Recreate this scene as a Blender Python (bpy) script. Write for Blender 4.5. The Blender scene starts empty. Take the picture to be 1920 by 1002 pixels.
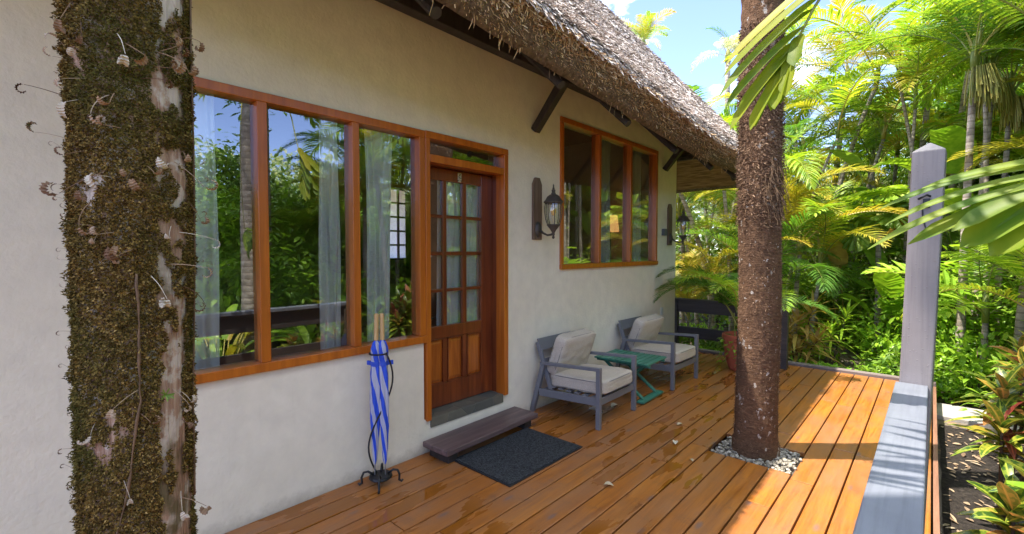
import bpy, math, random
from mathutils import Vector, Matrix, Euler, noise
R = math.radians
random.seed(7)
SC = bpy.context.scene

# ---------------------------------------------------------------- camera
cam_d = bpy.data.cameras.new('camera')
cam = bpy.data.objects.new('camera', cam_d)
SC.collection.objects.link(cam)
cam_d.sensor_width = 36.0
cam_d.lens = 36.0 * 870 / 1920
cam_d.clip_start = 0.03
cam_d.clip_end = 2000
YAW = math.atan(788 / 870)
PITCH = math.atan(31 / 870)
cam.location = (0, 0, 1.72)
cam.rotation_euler = (math.pi / 2 - PITCH, 0, YAW)
SC.camera = cam

# ---------------------------------------------------------------- sky and sun
SUN_EL, SUN_AZ = R(68), math.atan2(-0.75, -0.66)
sv = Vector((math.cos(SUN_EL) * math.sin(SUN_AZ), math.cos(SUN_EL) * math.cos(SUN_AZ), math.sin(SUN_EL)))
world = bpy.data.worlds.new('World')
SC.world = world
world.use_nodes = True
wn, wl = world.node_tree.nodes, world.node_tree.links
wn.clear()
sky = wn.new('ShaderNodeTexSky'); sky.sky_type = 'NISHITA'; sky.sun_disc = False
sky.sun_elevation = SUN_EL; sky.sun_rotation = SUN_AZ % (2 * math.pi)
sky.air_density = 0.6; sky.dust_density = 0.2; sky.ozone_density = 2.2
tcw = wn.new('ShaderNodeTexCoord')
mpw = wn.new('ShaderNodeMapping'); mpw.inputs['Scale'].default_value = (1, 1, 2.2)
mpw.inputs['Location'].default_value = (1.3, 0.4, 0.2)
nzw = wn.new('ShaderNodeTexNoise'); nzw.inputs['Scale'].default_value = 3.2
nzw.inputs['Detail'].default_value = 9; nzw.inputs['Roughness'].default_value = 0.58
crw = wn.new('ShaderNodeValToRGB')
crw.color_ramp.elements[0].position = 0.585; crw.color_ramp.elements[1].position = 0.70
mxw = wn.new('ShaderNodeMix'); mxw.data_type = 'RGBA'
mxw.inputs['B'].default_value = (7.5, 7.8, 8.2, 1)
bgw = wn.new('ShaderNodeBackground'); bgw.inputs['Strength'].default_value = 0.15
ow = wn.new('ShaderNodeOutputWorld')
wl.new(tcw.outputs['Generated'], mpw.inputs['Vector']); wl.new(mpw.outputs['Vector'], nzw.inputs['Vector'])
wl.new(nzw.outputs['Fac'], crw.inputs['Fac']); 
# bright overhead cloud added unseen as fill light; clear blue, small clouds lower down
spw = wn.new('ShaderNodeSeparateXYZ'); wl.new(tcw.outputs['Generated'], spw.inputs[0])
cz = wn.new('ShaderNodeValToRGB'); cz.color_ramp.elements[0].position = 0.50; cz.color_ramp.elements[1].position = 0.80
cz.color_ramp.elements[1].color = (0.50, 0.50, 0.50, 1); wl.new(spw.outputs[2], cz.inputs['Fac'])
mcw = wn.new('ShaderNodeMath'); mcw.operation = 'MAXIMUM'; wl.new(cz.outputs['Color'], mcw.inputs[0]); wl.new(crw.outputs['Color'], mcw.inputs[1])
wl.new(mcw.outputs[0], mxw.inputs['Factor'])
tnt = wn.new('ShaderNodeMix'); tnt.data_type = 'RGBA'; tnt.blend_type = 'MULTIPLY'; tnt.inputs['Factor'].default_value = 1.0
tnt.inputs['B'].default_value = (0.92, 0.82, 0.90, 1)
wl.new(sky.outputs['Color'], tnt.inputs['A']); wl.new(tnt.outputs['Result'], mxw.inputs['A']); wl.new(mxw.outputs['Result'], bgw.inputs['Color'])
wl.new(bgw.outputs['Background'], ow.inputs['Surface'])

sd = bpy.data.lights.new('sun', 'SUN'); sd.energy = 2.5; sd.angle = R(0.5); sd.color = (1.0, 0.93, 0.82)
so = bpy.data.objects.new('sun', sd); SC.collection.objects.link(so)
so.rotation_euler = (-sv).to_track_quat('-Z', 'Y').to_euler()
so.location = (-10, -10, 30)

SC.view_settings.view_transform = 'Standard'; SC.view_settings.look = 'None'
SC.view_settings.gamma = 1.0; SC.view_settings.exposure = 2.36
SC.render.engine = 'CYCLES'
SC.cycles.max_bounces = 8; SC.cycles.transparent_max_bounces = 12
SC.cycles.diffuse_bounces = 5

# ---------------------------------------------------------------- helpers
def rnd(a, b): return random.uniform(a, b)
def V(*a): return Vector(a)

class MB:
    def __init__(s): s.v, s.f, s.m = [], [], []
    def add(s, vs, fs, mi=0):
        n = len(s.v); s.v += [tuple(p) for p in vs]
        s.f += [tuple(i + n for i in f) for f in fs]; s.m += [mi] * len(fs); return s
    def box(s, x0, x1, y0, y1, z0, z1, mi=0):
        return s.add([(x0,y0,z0),(x1,y0,z0),(x1,y1,z0),(x0,y1,z0),(x0,y0,z1),(x1,y0,z1),(x1,y1,z1),(x0,y1,z1)],
                     [(0,3,2,1),(4,5,6,7),(0,1,5,4),(1,2,6,5),(2,3,7,6),(3,0,4,7)], mi)
    def beam(s, p0, p1, w, h, up=(0, 0, 1), mi=0, w1=None, h1=None):
        p0, p1 = Vector(p0), Vector(p1); d = (p1 - p0).normalized(); u = Vector(up)
        a = d.cross(u)
        if a.length < 1e-4: a = d.cross(Vector((1, 0, 0)))
        a.normalize(); b = a.cross(d).normalized()
        w1 = w if w1 is None else w1; h1 = h if h1 is None else h1
        vs = []
        for p, ww, hh in ((p0, w, h), (p1, w1, h1)):
            for sa, sb in ((-1,-1),(1,-1),(1,1),(-1,1)): vs.append(p + a*sa*ww/2 + b*sb*hh/2)
        return s.add(vs, [(0,3,2,1),(4,5,6,7),(0,1,5,4),(1,2,6,5),(2,3,7,6),(3,0,4,7)], mi)
    def tube(s, pts, r, n=8, mi=0, cap=True):
        pts = [Vector(p) for p in pts]
        if not isinstance(r, (list, tuple)): r = [r] * len(pts)
        t0 = (pts[1] - pts[0]).normalized()
        a = t0.cross(Vector((0, 0, 1)))
        if a.length < 0.05: a = t0.cross(Vector((1, 0, 0)))
        a.normalize(); vs = []
        for i, p in enumerate(pts):
            t = (pts[min(i+1, len(pts)-1)] - pts[max(i-1, 0)]).normalized()
            a = (a - t * a.dot(t)).normalized(); b = t.cross(a)
            for k in range(n):
                q = 2 * math.pi * k / n
                vs.append(p + (a * math.cos(q) + b * math.sin(q)) * r[i])
        fs = []
        for i in range(len(pts) - 1):
            for k in range(n):
                k2 = (k + 1) % n
                fs.append((i*n+k, i*n+k2, (i+1)*n+k2, (i+1)*n+k))
        if cap:
            fs.append(tuple(range(n - 1, -1, -1))); fs.append(tuple((len(pts)-1)*n + k for k in range(n)))
        return s.add(vs, fs, mi)
    def lathe(s, prof, c=(0, 0, 0), n=24, mi=0, cap=True, sx=1.0):
        vs, fs = [], []
        for r, z in prof:
            for k in range(n):
                q = 2*math.pi*k/n; vs.append((c[0] + r*math.cos(q)*sx, c[1] + r*math.sin(q), c[2] + z))
        for i in range(len(prof)-1):
            for k in range(n):
                k2 = (k+1) % n; fs.append((i*n+k, i*n+k2, (i+1)*n+k2, (i+1)*n+k))
        if cap:
            fs.append(tuple(range(n-1, -1, -1))); fs.append(tuple((len(prof)-1)*n+k for k in range(n)))
        return s.add(vs, fs, mi)
    def mesh(s, name, mats, smooth=False):
        me = bpy.data.meshes.new(name); me.from_pydata(s.v, [], s.f)
        if not isinstance(mats, (list, tuple)): mats = [mats]
        for m in mats: me.materials.append(m)
        if len(mats) > 1: me.polygons.foreach_set('material_index', s.m)
        if smooth: me.polygons.foreach_set('use_smooth', [True] * len(s.f))
        me.update(); return me
    def build(s, name, mats, parent=None, smooth=False, bevel=0, seg=2):
        o = bpy.data.objects.new(name, s.mesh(name, mats, smooth)); SC.collection.objects.link(o)
        if parent: o.parent = parent
        if bevel:
            b = o.modifiers.new('bevel', 'BEVEL'); b.width = bevel; b.segments = seg; b.limit_method = 'ANGLE'; b.angle_limit = R(40)
        return o

def tag(o, label=None, cat=None, group=None, kind=None):
    if label: o['label'] = label
    if cat: o['category'] = cat
    if group: o['group'] = group
    if kind: o['kind'] = kind
    return o
def thing(name, label, cat, loc=(0, 0, 0), rz=0, group=None):
    o = bpy.data.objects.new(name, None); SC.collection.objects.link(o)
    o.location = loc; o.rotation_euler = (0, 0, rz); o.empty_display_size = 0.2
    return tag(o, label, cat, group)
def inst(name, me, parent, loc=(0, 0, 0), rot=(0, 0, 0), sc=1.0):
    o = bpy.data.objects.new(name, me); SC.collection.objects.link(o)
    if parent: o.parent = parent
    o.location = loc; o.rotation_euler = rot
    o.scale = (sc, sc, sc) if not isinstance(sc, (tuple, list)) else sc
    return o
def copy_thing(root, loc, rz, label=None, cat=None, group=None):
    r = root.copy(); SC.collection.objects.link(r); r.location = loc; r.rotation_euler = (0, 0, rz)
    if label: r['label'] = label
    if group: r['group'] = group
    for ch in list(root.children):
        c = ch.copy(); SC.collection.objects.link(c); c.parent = r
        for g in list(ch.children):
            d = g.copy(); SC.collection.objects.link(d); d.parent = c
    return r

# ---------------------------------------------------------------- materials
class NT:
    def __init__(s, name, rough=0.6, metal=0.0, spec=0.5):
        s.m = bpy.data.materials.new(name); s.m.use_nodes = True
        s.n, s.l = s.m.node_tree.nodes, s.m.node_tree.links
        s.b = s.n['Principled BSDF']; s.b.inputs['Roughness'].default_value = rough
        s.b.inputs['Metallic'].default_value = metal; s.b.inputs['Specular IOR Level'].default_value = spec
        s.out = s.n['Material Output']
        tc = s.n.new('ShaderNodeTexCoord'); s.oc = tc.outputs['Object']
        s.wp = s.n.new('ShaderNodeNewGeometry')
    def map(s, scale=(1, 1, 1), src=None, rot=(0, 0, 0), loc=(0, 0, 0)):
        m = s.n.new('ShaderNodeMapping'); m.inputs['Scale'].default_value = scale
        m.inputs['Rotation'].default_value = rot; m.inputs['Location'].default_value = loc
        s.l.new(src or s.oc, m.inputs['Vector']); return m.outputs[0]
    def noise(s, scale, vec=None, detail=4, rough=0.55, dist=0.0):
        t = s.n.new('ShaderNodeTexNoise'); t.inputs['Scale'].default_value = scale
        t.inputs['Detail'].default_value = detail; t.inputs['Roughness'].default_value = rough
        t.inputs['Distortion'].default_value = dist
        s.l.new(vec or s.oc, t.inputs['Vector']); return t.outputs['Fac']
    def voro(s, scale, vec=None, feat='F1', out='Distance'):
        t = s.n.new('ShaderNodeTexVoronoi'); t.inputs['Scale'].default_value = scale; t.feature = feat
        s.l.new(vec or s.oc, t.inputs['Vector']); return t.outputs[out]
    def ramp(s, fac, stops):
        r = s.n.new('ShaderNodeValToRGB'); e = r.color_ramp.elements
        while len(e) < len(stops): e.new(0.5)
        for i, (p, c) in enumerate(stops):
            e[i].position = p; e[i].color = (*c, 1) if isinstance(c, tuple) else (c, c, c, 1)
        s.l.new(fac, r.inputs['Fac']); return r.outputs['Color']
    def mix(s, fac, a, b, mode='MIX'):
        m = s.n.new('ShaderNodeMix'); m.data_type = 'RGBA'; m.blend_type = mode
        for k, x in (('Factor', fac), ('A', a), ('B', b)):
            sock = m.inputs[k]
            if isinstance(x, (int, float)): sock.default_value = x if k == 'Factor' else (x, x, x, 1)
            elif isinstance(x, tuple): sock.default_value = (*x, 1)
            else: s.l.new(x, sock)
        return m.outputs['Result']
    def math(s, op, a, b=0.0):
        m = s.n.new('ShaderNodeMath'); m.operation = op
        for i, x in enumerate((a, b)):
            if isinstance(x, (int, float)): m.inputs[i].default_value = x
            else: s.l.new(x, m.inputs[i])
        return m.outputs[0]
    def col(s, c):
        if isinstance(c, tuple): s.b.inputs['Base Color'].default_value = (*c, 1)
        else: s.l.new(c, s.b.inputs['Base Color'])
        return s
    def rough(s, c): s.l.new(c, s.b.inputs['Roughness']); return s
    def bump(s, h, st=0.3, dist=0.01):
        b = s.n.new('ShaderNodeBump'); b.inputs['Strength'].default_value = st; b.inputs['Distance'].default_value = dist
        s.l.new(h, b.inputs['Height']); s.l.new(b.outputs['Normal'], s.b.inputs['Normal']); return s
    def island(s): return s.wp.outputs['Random Per Island']
    def objrand(s):
        o = s.n.new('ShaderNodeObjectInfo'); return o.outputs['Random']

def m_stucco():
    t = NT('stucco', 0.85); big = t.noise(0.9, detail=5); fine = t.noise(38, detail=6); mid = t.noise(7, detail=5)
    c = t.ramp(big, [(0.3, (0.75, 0.66, 0.51)), (0.7, (0.83, 0.75, 0.605))])
    c = t.mix(t.ramp(mid, [(0.35, 0.0), (0.75, 0.5)]), c, (0.62, 0.55, 0.44))
    # splash dirt along the foot of the wall, faint runs and hairlines
    sz = t.n.new('ShaderNodeSeparateXYZ'); t.l.new(t.oc, sz.inputs[0])
    low = t.ramp(t.math('ADD', sz.outputs[2], t.math('MULTIPLY', t.noise(11, detail=6, rough=0.7), 0.16)), [(0.07, 0.75), (0.17, 0.0)])
    c = t.mix(low, c, (0.40, 0.34, 0.26))
    run = t.ramp(t.noise(2.0, t.map((9, 9, 0.7)), 5, 0.6), [(0.6, 0.0), (0.8, 0.3)]); c = t.mix(run, c, (0.56, 0.50, 0.40))
    t.col(c); t.bump(t.mix(0.45, fine, mid), 0.45, 0.014); return t.m
def m_wood(name, a, b, rough=0.35, axis='y', scale=1.0, coat=0.0, knots=False, spec=0.5):
    t = NT(name, rough, spec=spec)
    sc = {'x': (1.2, 16, 16), 'y': (16, 1.2, 16), 'z': (16, 16, 1.2)}[axis]
    sc = tuple(q * scale for q in sc)
    g = t.noise(1.6, t.map(sc), 6, 0.6, 0.6); g2 = t.noise(0.9, t.map(sc, loc=(3, 5, 1)), 3)
    c = t.ramp(g, [(0.3, a), (0.7, b)]); c = t.mix(t.ramp(g2, [(0.35, 0.0), (0.7, 0.5)]), c, tuple(q * 0.62 for q in a))
    t.col(c); t.bump(g, 0.18, 0.004); t.b.inputs['Coat Weight'].default_value = coat; t.b.inputs['Coat Roughness'].default_value = 0.15
    return t.m
def m_plain(name, c, rough=0.5, metal=0.0, bs=60, bst=0.12, var=0.12, spec=0.5):
    t = NT(name, rough, metal, spec); n = t.noise(bs, detail=4); n2 = t.noise(bs / 9, detail=4)
    t.col(t.mix(n2, tuple(q * (1 - var) for q in c), tuple(min(1, q * (1 + var)) for q in c)))
    t.bump(n, bst, 0.003); return t.m
def m_leaf(name, stops, rough=0.42, trans=0.4, tcol=1.35, objvar=0.5):
    """foliage: colour varies leaf by leaf, light passes through"""
    t = NT(name, rough, spec=0.4)
    ob = t.objrand(); f = t.math('ADD', t.math('MULTIPLY', t.island(), 1 - objvar), t.math('MULTIPLY', ob, objvar))
    c = t.ramp(f, stops); n = t.noise(9, detail=3)
    c = t.mix(t.ramp(n, [(0.35, 0.0), (0.75, 0.35)]), c, tuple(min(1, q * 1.5) for q in stops[-1][1]))
    t.col(c)
    tr = t.n.new('ShaderNodeBsdfTranslucent'); hs = t.mix(1.0, c, (tcol, tcol * 1.02, tcol * 0.5), 'MULTIPLY')
    t.l.new(hs, tr.inputs['Color'])
    mx = t.n.new('ShaderNodeMixShader'); mx.inputs[0].default_value = trans
    t.l.new(t.b.outputs[0], mx.inputs[1]); t.l.new(tr.outputs[0], mx.inputs[2]); t.l.new(mx.outputs[0], t.out.inputs[0])
    return t.m

M = {}
M['stucco'] = m_stucco()
M['frame'] = m_wood('varnished_orange_wood', (0.40, 0.095, 0.008), (0.58, 0.16, 0.014), 0.32, 'z', coat=0.3)
M['door'] = m_wood('mahogany', (0.11, 0.021, 0.007), (0.25, 0.056, 0.014), 0.28, 'z', coat=0.5)
M['panel'] = m_wood('mahogany_panel', (0.27, 0.06, 0.008), (0.52, 0.145, 0.018), 0.25, 'z', coat=0.5)
M['dark'] = m_wood('dark_timber', (0.022, 0.017, 0.016), (0.05, 0.04, 0.038), 0.6, 'z')
M['railwood'] = m_wood('dark_rail_timber', (0.035, 0.028, 0.027), (0.075, 0.062, 0.06), 0.55, 'x')
M['step'] = m_wood('step_timber', (0.075, 0.048, 0.048), (0.18, 0.12, 0.115), 0.42, 'y', 1.2)
M['board'] = m_wood('lantern_board', (0.12, 0.075, 0.05), (0.24, 0.16, 0.11), 0.7, 'z')
M['chair'] = m_plain('powder_coated_frame', (0.155, 0.155, 0.168), 0.42, 0.0, 220, 0.05, 0.06)
M['iron'] = m_plain('black_iron', (0.03, 0.03, 0.033), 0.45, 0.6, 60, 0.3, 0.3)
M['bronze'] = m_plain('aged_bronze', (0.085, 0.07, 0.058), 0.55, 0.3, 80, 0.3, 0.35)
M['green'] = m_wood('green_painted_wood', (0.035, 0.17, 0.115), (0.06, 0.24, 0.165), 0.4, 'y')
M['bulb'] = m_plain('amber_bulb', (0.75, 0.38, 0.03), 0.3)
M['candle'] = m_plain('candle_sleeve', (0.6, 0.52, 0.3), 0.5)
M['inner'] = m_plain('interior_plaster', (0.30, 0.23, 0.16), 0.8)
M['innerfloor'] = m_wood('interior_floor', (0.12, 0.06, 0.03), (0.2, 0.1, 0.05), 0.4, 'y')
M['bamboo'] = m_wood('bamboo_handle', (0.50, 0.30, 0.12), (0.66, 0.43, 0.2), 0.45, 'z', 2)
M['steel'] = m_plain('steel', (0.45, 0.45, 0.47), 0.3, 0.9)
M['white'] = m_plain('white_plastic', (0.6, 0.6, 0.58), 0.4)
M['grey'] = m_plain('grey_plastic', (0.10, 0.11, 0.12), 0.5)

def mk():
    # grey-blue painted timber
    t = NT('grey_painted_timber', 0.42); g = t.noise(2.0, t.map((30, 1.0, 30)), 6, 0.6, 0.3); n = t.noise(3.5, detail=6)
    c = t.mix(t.ramp(g, [(0.45, 0.0), (0.75, 0.55)]), t.ramp(n, [(0.3, (0.125, 0.135, 0.165)), (0.7, (0.175, 0.188, 0.22))]), (0.085, 0.092, 0.115))
    sc = t.ramp(t.noise(14, t.map((3.5, 0.9, 1)), 7, 0.7), [(0.66, 0.0), (0.76, 0.7)])
    c = t.mix(sc, c, (0.11, 0.08, 0.06)); t.col(c); t.bump(g, 0.35, 0.004); M['paint'] = t.m
    t = NT('grey_painted_post', 0.42); n = t.noise(3.5, detail=6); g = t.noise(2.0, t.map((30, 30, 1.2)), 6, 0.6, 0.3)
    c = t.ramp(n, [(0.3, (0.18, 0.158, 0.158)), (0.7, (0.235, 0.208, 0.208))])
    c = t.mix(t.ramp(g, [(0.45, 0.0), (0.8, 0.5)]), c, (0.11, 0.095, 0.10))
    ch = t.ramp(t.noise(16, t.map((1, 1, 0.4)), 6, 0.75), [(0.68, 0.0), (0.71, 0.8)]); c = t.mix(ch, c, (0.10, 0.075, 0.06))
    bl = t.ramp(t.voro(42), [(0.10, 1.0), (0.22, 0.0)])
    t.col(c); t.bump(t.mix(0.3, g, bl), 0.5, 0.004); M['post'] = t.m
    # deck boards: orange stain, worn grey-brown and wet amber patches
    t = NT('stained_deck', 0.4); rb = t.island()
    off = t.n.new('ShaderNodeCombineXYZ'); t.l.new(t.math('MULTIPLY', rb, 37.0), off.inputs[0]); t.l.new(t.math('MULTIPLY', rb, 91.0), off.inputs[1])
    av = t.n.new('ShaderNodeVectorMath'); av.operation = 'ADD'; t.l.new(t.oc, av.inputs[0]); t.l.new(off.outputs[0], av.inputs[1])
    p = av.outputs[0]
    g = t.noise(1.5, t.map((22, 1.3, 10), p), 7, 0.62, 0.9)
    fine = t.noise(3.0, t.map((60, 2.2, 10), p), 5, 0.6, 0.3)
    c = t.ramp(g, [(0.25, (0.21, 0.066, 0.012)), (0.5, (0.37, 0.126, 0.016)), (0.75, (0.50, 0.185, 0.020))])
    c = t.mix(t.math('MULTIPLY', rb, 0.35), c, (0.24, 0.075, 0.018))
    c = t.mix(t.ramp(fine, [(0.5, 0.0), (0.75, 0.35)]), c, (0.15, 0.05, 0.015))
    worn = t.ramp(t.noise(1.3, t.map((2.2, 0.8, 1), p), 6, 0.68), [(0.40, 0.0), (0.66, 0.68)])
    c = t.mix(worn, c, (0.235, 0.125, 0.07))
    gr = t.ramp(t.noise(6, t.map((1, 1, 1), t.oc), 8, 0.75), [(0.55, 0.0), (0.72, 0.55)]); c = t.mix(gr, c, (0.11, 0.065, 0.045))
    # knots and dark stains
    kn = t.ramp(t.voro(1.0, t.map((5.5, 1.9, 1), p)), [(0.045, 1.0), (0.13, 0.0)])
    c = t.mix(t.math('MULTIPLY', kn, 0.75), c, (0.15, 0.10, 0.09))
    # wet patches
    wet = t.ramp(t.noise(1.7, t.map((3.6, 0.75, 1), p, loc=(7, 2, 0)), 3, 0.5), [(0.555, 0.0), (0.57, 1.0)])
    sx = t.n.new('ShaderNodeSeparateXYZ'); t.l.new(t.oc, sx.inputs[0])   # water lies on the house side of the boards
    wetm = t.math('MULTIPLY', t.math('MULTIPLY', wet, t.ramp(t.noise(0.55, detail=2), [(0.40, 0.0), (0.46, 1.0)])), t.math('LESS_THAN', sx.outputs[0], -1.25))
    c = t.mix(t.math('MULTIPLY', wetm, 0.8), c, (0.22, 0.072, 0.008))
    t.col(c)
    t.rough(t.mix(wetm, t.ramp(g, [(0.3, 0.30), (0.7, 0.46)]), 0.04))
    t.bump(t.mix(wetm, t.mix(0.5, g, fine), 0.5), 0.28, 0.004); M['deck'] = t.m
    # door mat
    t = NT('ribbed_mat', 0.95, spec=0.2); v = t.voro(130); n = t.noise(60, detail=5)
    t.col(t.ramp(n, [(0.35, (0.022, 0.024, 0.027)), (0.65, (0.068, 0.073, 0.078))])); t.bump(v, 1.0, 0.01); M['mat'] = t.m
    t = NT('mat_rubber', 0.7); t.col((0.012, 0.012, 0.014)); M['rubber'] = t.m
    # cushion fabric
    t = NT('oatmeal_fabric', 0.95, spec=0.15); w = t.n.new('ShaderNodeTexChecker'); w.inputs['Scale'].default_value = 420
    t.l.new(t.oc, w.inputs['Vector']); n = t.noise(180, detail=3); n2 = t.noise(5, detail=5)
    c = t.ramp(n, [(0.3, (0.42, 0.36, 0.285)), (0.7, (0.60, 0.52, 0.42))])
    t.col(t.mix(t.ramp(n2, [(0.4, 0.0), (0.8, 0.3)]), c, (0.30, 0.28, 0.26))); t.bump(t.mix(0.25, n2, n), 0.5, 0.012); M['fabric'] = t.m
    t = NT('piping', 0.9); t.col((0.19, 0.175, 0.165)); M['piping'] = t.m
    # terracotta
    t = NT('terracotta', 0.7); n = t.noise(6, detail=6)
    t.col(t.ramp(n, [(0.3, (0.36, 0.075, 0.035)), (0.7, (0.52, 0.13, 0.065))])); t.bump(t.noise(50, detail=4), 0.2, 0.003); M['terracotta'] = t.m
    # slate threshold
    t = NT('slate', 0.5); v = t.voro(5.0, feat='F1', out='Color'); n = t.noise(14, detail=6)
    bw = t.n.new('ShaderNodeRGBToBW'); t.l.new(v, bw.inputs[0])
    c = t.ramp(bw.outputs[0], [(0.2, (0.09, 0.10, 0.09)), (0.5, (0.16, 0.13, 0.09)), (0.8, (0.12, 0.15, 0.13))])
    c = t.mix(t.ramp(n, [(0.3, 0.0), (0.8, 0.5)]), c, (0.06, 0.06, 0.055)); t.col(c)
    ed = t.ramp(t.voro(5.0, feat='DISTANCE_TO_EDGE'), [(0.0, 0.0), (0.03, 1.0)]); t.bump(t.mix(0.3, ed, n), 0.5, 0.01); M['slate'] = t.m
    # thatch
    t = NT('thatch_bed', 0.95); n = t.noise(30, detail=6)
    t.col(t.ramp(n, [(0.3, (0.07, 0.05, 0.035)), (0.7, (0.2, 0.15, 0.11))])); t.bump(n, 0.6, 0.03); M['thatchbed'] = t.m
    t = NT('weathered_thatch', 0.85, spec=0.25); n = t.noise(2.2, detail=5)
    c = t.ramp(t.island(), [(0.0, (0.13, 0.09, 0.07)), (0.22, (0.38, 0.31, 0.27)), (0.5, (0.64, 0.57, 0.53)), (0.95, (0.82, 0.76, 0.72)), (1.0, (0.50, 0.24, 0.10))])
    t.col(t.mix(t.ramp(n, [(0.4, 0.0), (0.75, 0.45)]), c, (0.24, 0.185, 0.14))); M['straw'] = t.m
    t = NT('thatch_fringe', 0.85, spec=0.25); n = t.noise(3, detail=5)
    c = t.ramp(t.island(), [(0.0, (0.26, 0.14, 0.07)), (0.45, (0.62, 0.37, 0.17)), (1.0, (0.80, 0.60, 0.38))])
    t.col(t.mix(t.ramp(n, [(0.4, 0.0), (0.8, 0.5)]), c, (0.50, 0.38, 0.27))); M['fringe'] = t.m
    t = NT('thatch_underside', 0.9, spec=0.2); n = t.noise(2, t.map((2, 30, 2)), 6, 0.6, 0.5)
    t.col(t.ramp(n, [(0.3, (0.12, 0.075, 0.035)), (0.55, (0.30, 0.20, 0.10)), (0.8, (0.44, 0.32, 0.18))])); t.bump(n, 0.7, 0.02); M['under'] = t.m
    # soil, ground
    t = NT('leaf_litter_soil', 0.95, spec=0.2); n = t.noise(0.35, detail=6); n1 = t.noise(5, detail=8, rough=0.7); v = t.voro(9, out='Color')
    bw = t.n.new('ShaderNodeRGBToBW'); t.l.new(v, bw.inputs[0])
    c = t.ramp(n1, [(0.3, (0.035, 0.026, 0.02)), (0.55, (0.10, 0.075, 0.052)), (0.75, (0.20, 0.16, 0.12))])
    c = t.mix(t.ramp(n, [(0.42, 0.0), (0.6, 0.8)]), c, (0.30, 0.255, 0.20))
    c = t.mix(t.ramp(bw.outputs[0], [(0.72, 0.0), (0.76, 0.6)]), c, (0.24, 0.15, 0.08))
    t.col(c); t.bump(n1, 0.8, 0.05); M['soil'] = t.m
    t = NT('dark_mulch', 0.95, spec=0.2); n1 = t.noise(28, detail=8, rough=0.7)
    t.col(t.ramp(n1, [(0.35, (0.012, 0.010, 0.009)), (0.6, (0.045, 0.036, 0.03)), (0.8, (0.12, 0.10, 0.08))])); t.bump(n1, 1.0, 0.03); M['mulch'] = t.m
    t = NT('concrete', 0.9); n = t.noise(3, detail=8, rough=0.7); f = t.noise(60, detail=4)
    t.col(t.ramp(n, [(0.3, (0.26, 0.24, 0.22)), (0.7, (0.42, 0.39, 0.36))])); t.bump(f, 0.4, 0.005); M['concrete'] = t.m
    t = NT('forest_slope', 0.95); n = t.noise(1.4, detail=8, rough=0.7)
    t.col(t.ramp(n, [(0.3, (0.015, 0.025, 0.008)), (0.7, (0.05, 0.08, 0.025))])); t.bump(n, 1.0, 0.4); M['slope'] = t.m
    # glass: reflective pane
    t = NT('window_glass'); t.n.remove(t.b)
    gl = t.n.new('ShaderNodeBsdfGlossy'); gl.inputs['Roughness'].default_value = 0.0; gl.inputs['Color'].default_value = (0.93, 0.96, 0.95, 1)
    tr = t.n.new('ShaderNodeBsdfTransparent'); tr.inputs['Color'].default_value = (0.96, 0.98, 0.97, 1)
    lw = t.n.new('ShaderNodeFresnel'); lw.inputs['IOR'].default_value = 1.5
    fac = t.math('MINIMUM', t.math('ADD', t.math('MULTIPLY', lw.outputs[0], 1.6), 0.19), 0.95)
    b = t.n.new('ShaderNodeBump'); b.inputs['Strength'].default_value = 0.03; b.inputs['Distance'].default_value = 0.01
    t.l.new(t.noise(1.6, detail=2), b.inputs['Height']); t.l.new(b.outputs[0], gl.inputs['Normal'])
    mx = t.n.new('ShaderNodeMixShader'); t.l.new(fac, mx.inputs[0]); t.l.new(tr.outputs[0], mx.inputs[1]); t.l.new(gl.outputs[0], mx.inputs[2])
    t.l.new(mx.outputs[0], t.out.inputs[0]); M['glass'] = t.m
    t = NT('lantern_glass'); t.n.remove(t.b)
    gl = t.n.new('ShaderNodeBsdfGlossy'); gl.inputs['Roughness'].default_value = 0.02
    tr = t.n.new('ShaderNodeBsdfTransparent'); tr.inputs['Color'].default_value = (0.9, 0.93, 0.92, 1)
    mx = t.n.new('ShaderNodeMixShader'); mx.inputs[0].default_value = 0.12; t.l.new(tr.outputs[0], mx.inputs[1]); t.l.new(gl.outputs[0], mx.inputs[2])
    t.l.new(mx.outputs[0], t.out.inputs[0]); M['lglass'] = t.m
    # curtain sheer
    t = NT('sheer_curtain', 0.9, spec=0.1); t.col((0.9, 0.9, 0.9))
    tl = t.n.new('ShaderNodeBsdfTranslucent'); tl.inputs['Color'].default_value = (0.8, 0.8, 0.82, 1)
    m1 = t.n.new('ShaderNodeMixShader'); m1.inputs[0].default_value = 0.15; t.l.new(t.b.outputs[0], m1.inputs[1]); t.l.new(tl.outputs[0], m1.inputs[2])
    tp = t.n.new('ShaderNodeBsdfTransparent'); m2 = t.n.new('ShaderNodeMixShader'); m2.inputs[0].default_value = 0.0
    t.l.new(m1.outputs[0], m2.inputs[1]); t.l.new(tp.outputs[0], m2.inputs[2]); t.l.new(m2.outputs[0], t.out.inputs[0]); M['curtain'] = t.m
    t = NT('frosted_pane', 0.6); t.col((0.8, 0.82, 0.84)); tl = t.n.new('ShaderNodeBsdfTranslucent'); tl.inputs['Color'].default_value = (0.9, 0.92, 0.95, 1)
    m1 = t.n.new('ShaderNodeMixShader'); m1.inputs[0].default_value = 0.85; t.l.new(t.b.outputs[0], m1.inputs[1]); t.l.new(tl.outputs[0], m1.inputs[2]); t.l.new(m1.outputs[0], t.out.inputs[0]); M['frost'] = t.m
    t = NT('lit_lampshade', 0.8); t.col((0.75, 0.45, 0.2)); t.b.inputs['Emission Color'].default_value = (1.0, 0.5, 0.17, 1); t.b.inputs['Emission Strength'].default_value = 0.16; M['shade'] = t.m
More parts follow.
